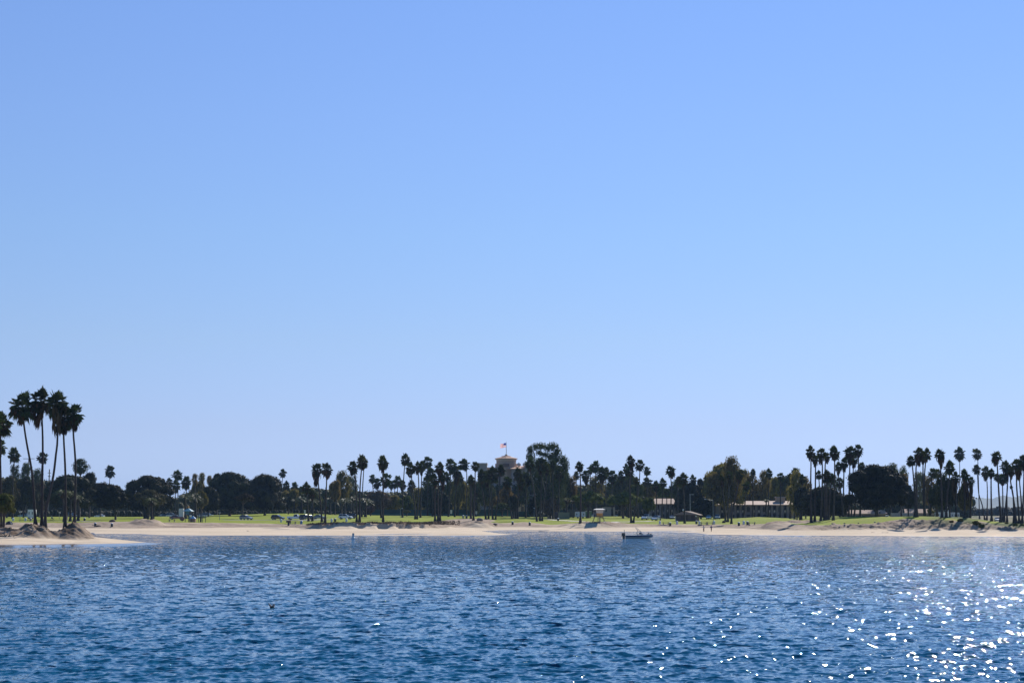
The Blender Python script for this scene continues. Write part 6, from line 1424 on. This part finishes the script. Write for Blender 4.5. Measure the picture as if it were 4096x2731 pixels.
    drift('tangled reddish driftwood branches on the near left beach', [[q(180, 975), q(150, 930), q(110, 880)], [q(180, 975), q(215, 940), q(240, 900)], [q(0, 965), q(100, 960), q(190, 970)], [q(250, 980), q(290, 940), q(270, 910)], [q(300, 990), q(370, 1015), q(450, 960)], [q(330, 1010), q(400, 1020), q(430, 1000)]])
    drift('thin driftwood stick lying right of the tangled branches', [[q(440, 1030), q(560, 1045), q(690, 1052)]], rr=.08)
    drift('dark root-like driftwood below the second near mound', [[w_(200, 900), w_(260, 910), w_(320, 950)], [w_(320, 950), w_(460, 955), w_(560, 985), w_(600, 960)]])
    drift('slim stick with forked end at right of near mound', [[w_(620, 1005), w_(760, 1020), w_(880, 1025), w_(905, 1035)]], rr=.06)
    drift('dark log half buried on the left beach', [[w_(850, 640), w_(1000, 645), w_(1095, 655)]], rr=.2)
    drift('small dark driftwood on the mid left beach', [[(940 + 345 / 7.35, 2020 + 757 / 7.35), (940 + 400 / 7.35, 2020 + 762 / 7.35), (940 + 455 / 7.35, 2020 + 772 / 7.35)]], rr=.15)
    v5 = lambda a, c: (3260 + a / 5.6, 2000 + c / 5.6)
    drift('long thin driftwood on the right beach near palm crown shadow', [[v5(1495, 726), v5(1560, 728), v5(1640, 722)]], rr=.09)
    drift('short driftwood sticks on the right beach', [[v5(1260, 714), v5(1350, 716)]], rr=.07)
    # ---- utility poles
    for (x, yt, Y, lab, arms) in ((248, 745, 820, 'utility pole with wide crossarm against the sky at left', ((748, 52),)), (437, 842, 780, 'shorter utility pole with small brackets, right of the crossarm pole', ((875, 14), (905, 12)))):
        X0 = xat(rc('A', x, 0)[0], Y, 15); b = Vector((X0, Y, 3)); t = thing('utility_pole', lab, 'utility pole', b); s = ppm(Y) * 2.24; h = zat(rc('A', 0, yt)[1], Y) - 3
        MB().tube([(0, 0, 0), (0, 0, h)], [.35, .25], 6).obj('pole', M['wood_grey'], t)
        for ya, aw in arms: zz = zat(rc('A', 0, ya)[1], Y) - 3; MB().box(-aw / s, aw / s, -.12, .12, zz - .14, zz + .14).obj('crossarm', M['wood_grey'], t)
    # ---- hill houses
    rs2 = random.Random(8)
    for k, (x, y, w, h) in enumerate([(1450, 1022, 60, 26), (1520, 1018, 40, 20), (1620, 1030, 60, 24), (1700, 1022, 46, 22), (1760, 1000, 30, 16), (1300, 1040, 34, 16), (1560, 1046, 50, 14), (1400, 1150, 24, 10)]):
        Y = 6900; px, py = rc('G', x, y); s = ppm(Y) * 3.136; b = P(px, py, Y); zb = b.z - 20; t = thing('hillside_building', f'{["broad pale block","small pale block","long pale block","pale block","tiny high block","tiny left block","long low block","tiny low block"][k]} on the hazy blue hillside', 'building', (b.x, Y, zb), 0, 'buildings on the far hill')
        MB().box(-w / s / 2, w / s / 2, 0, 14, 0, 20 + h / s).obj('wall', M['offwhite_weathered'], t); MB().box(-w / s / 2 - .5, w / s / 2 + .5, -.5, 14.5, 20.01 + h / s, 21 + h / s).obj('roof', M['stucco_grey'], t); MB().box(-w / s * .42, w / s * .42, -.3, -.01, 20 + h / s * .35, 20 + h / s * .65).obj('window', M['recess_dark'], t)
    # ---- paths
    PM = M['path_concrete']; dd = lambda x, y: rc('D', x, y); ee = lambda x, y: rc('E', x, y)
    ribbon('path', [dd(1085, 1172), dd(1250, 1184), dd(1400, 1194), dd(1600, 1205), dd(1760, 1212)], 2.4, PM)
    ribbon('path', [ee(20, 1213), ee(200, 1213), ee(400, 1210), ee(560, 1206), ee(690, 1203)], 2.6, PM)
    ribbon('road', [rc('B', 930, 1189), rc('B', 1100, 1190), rc('B', 1300, 1191), rc('B', 1560, 1189), rc('B', 1720, 1191), rc('B', 1900, 1189), rc('B', 2190, 1187), rc('C', 500, 1183)], 5.0, mat('park_road', (.20, .19, .165), .9, var=.2, scale=.5))
    ribbon('path', [rc('A', 420, 1306), rc('A', 600, 1306), rc('A', 730, 1307), rc('A', 890, 1307)], 2.0, PM)
setting()
vegetation()
things()
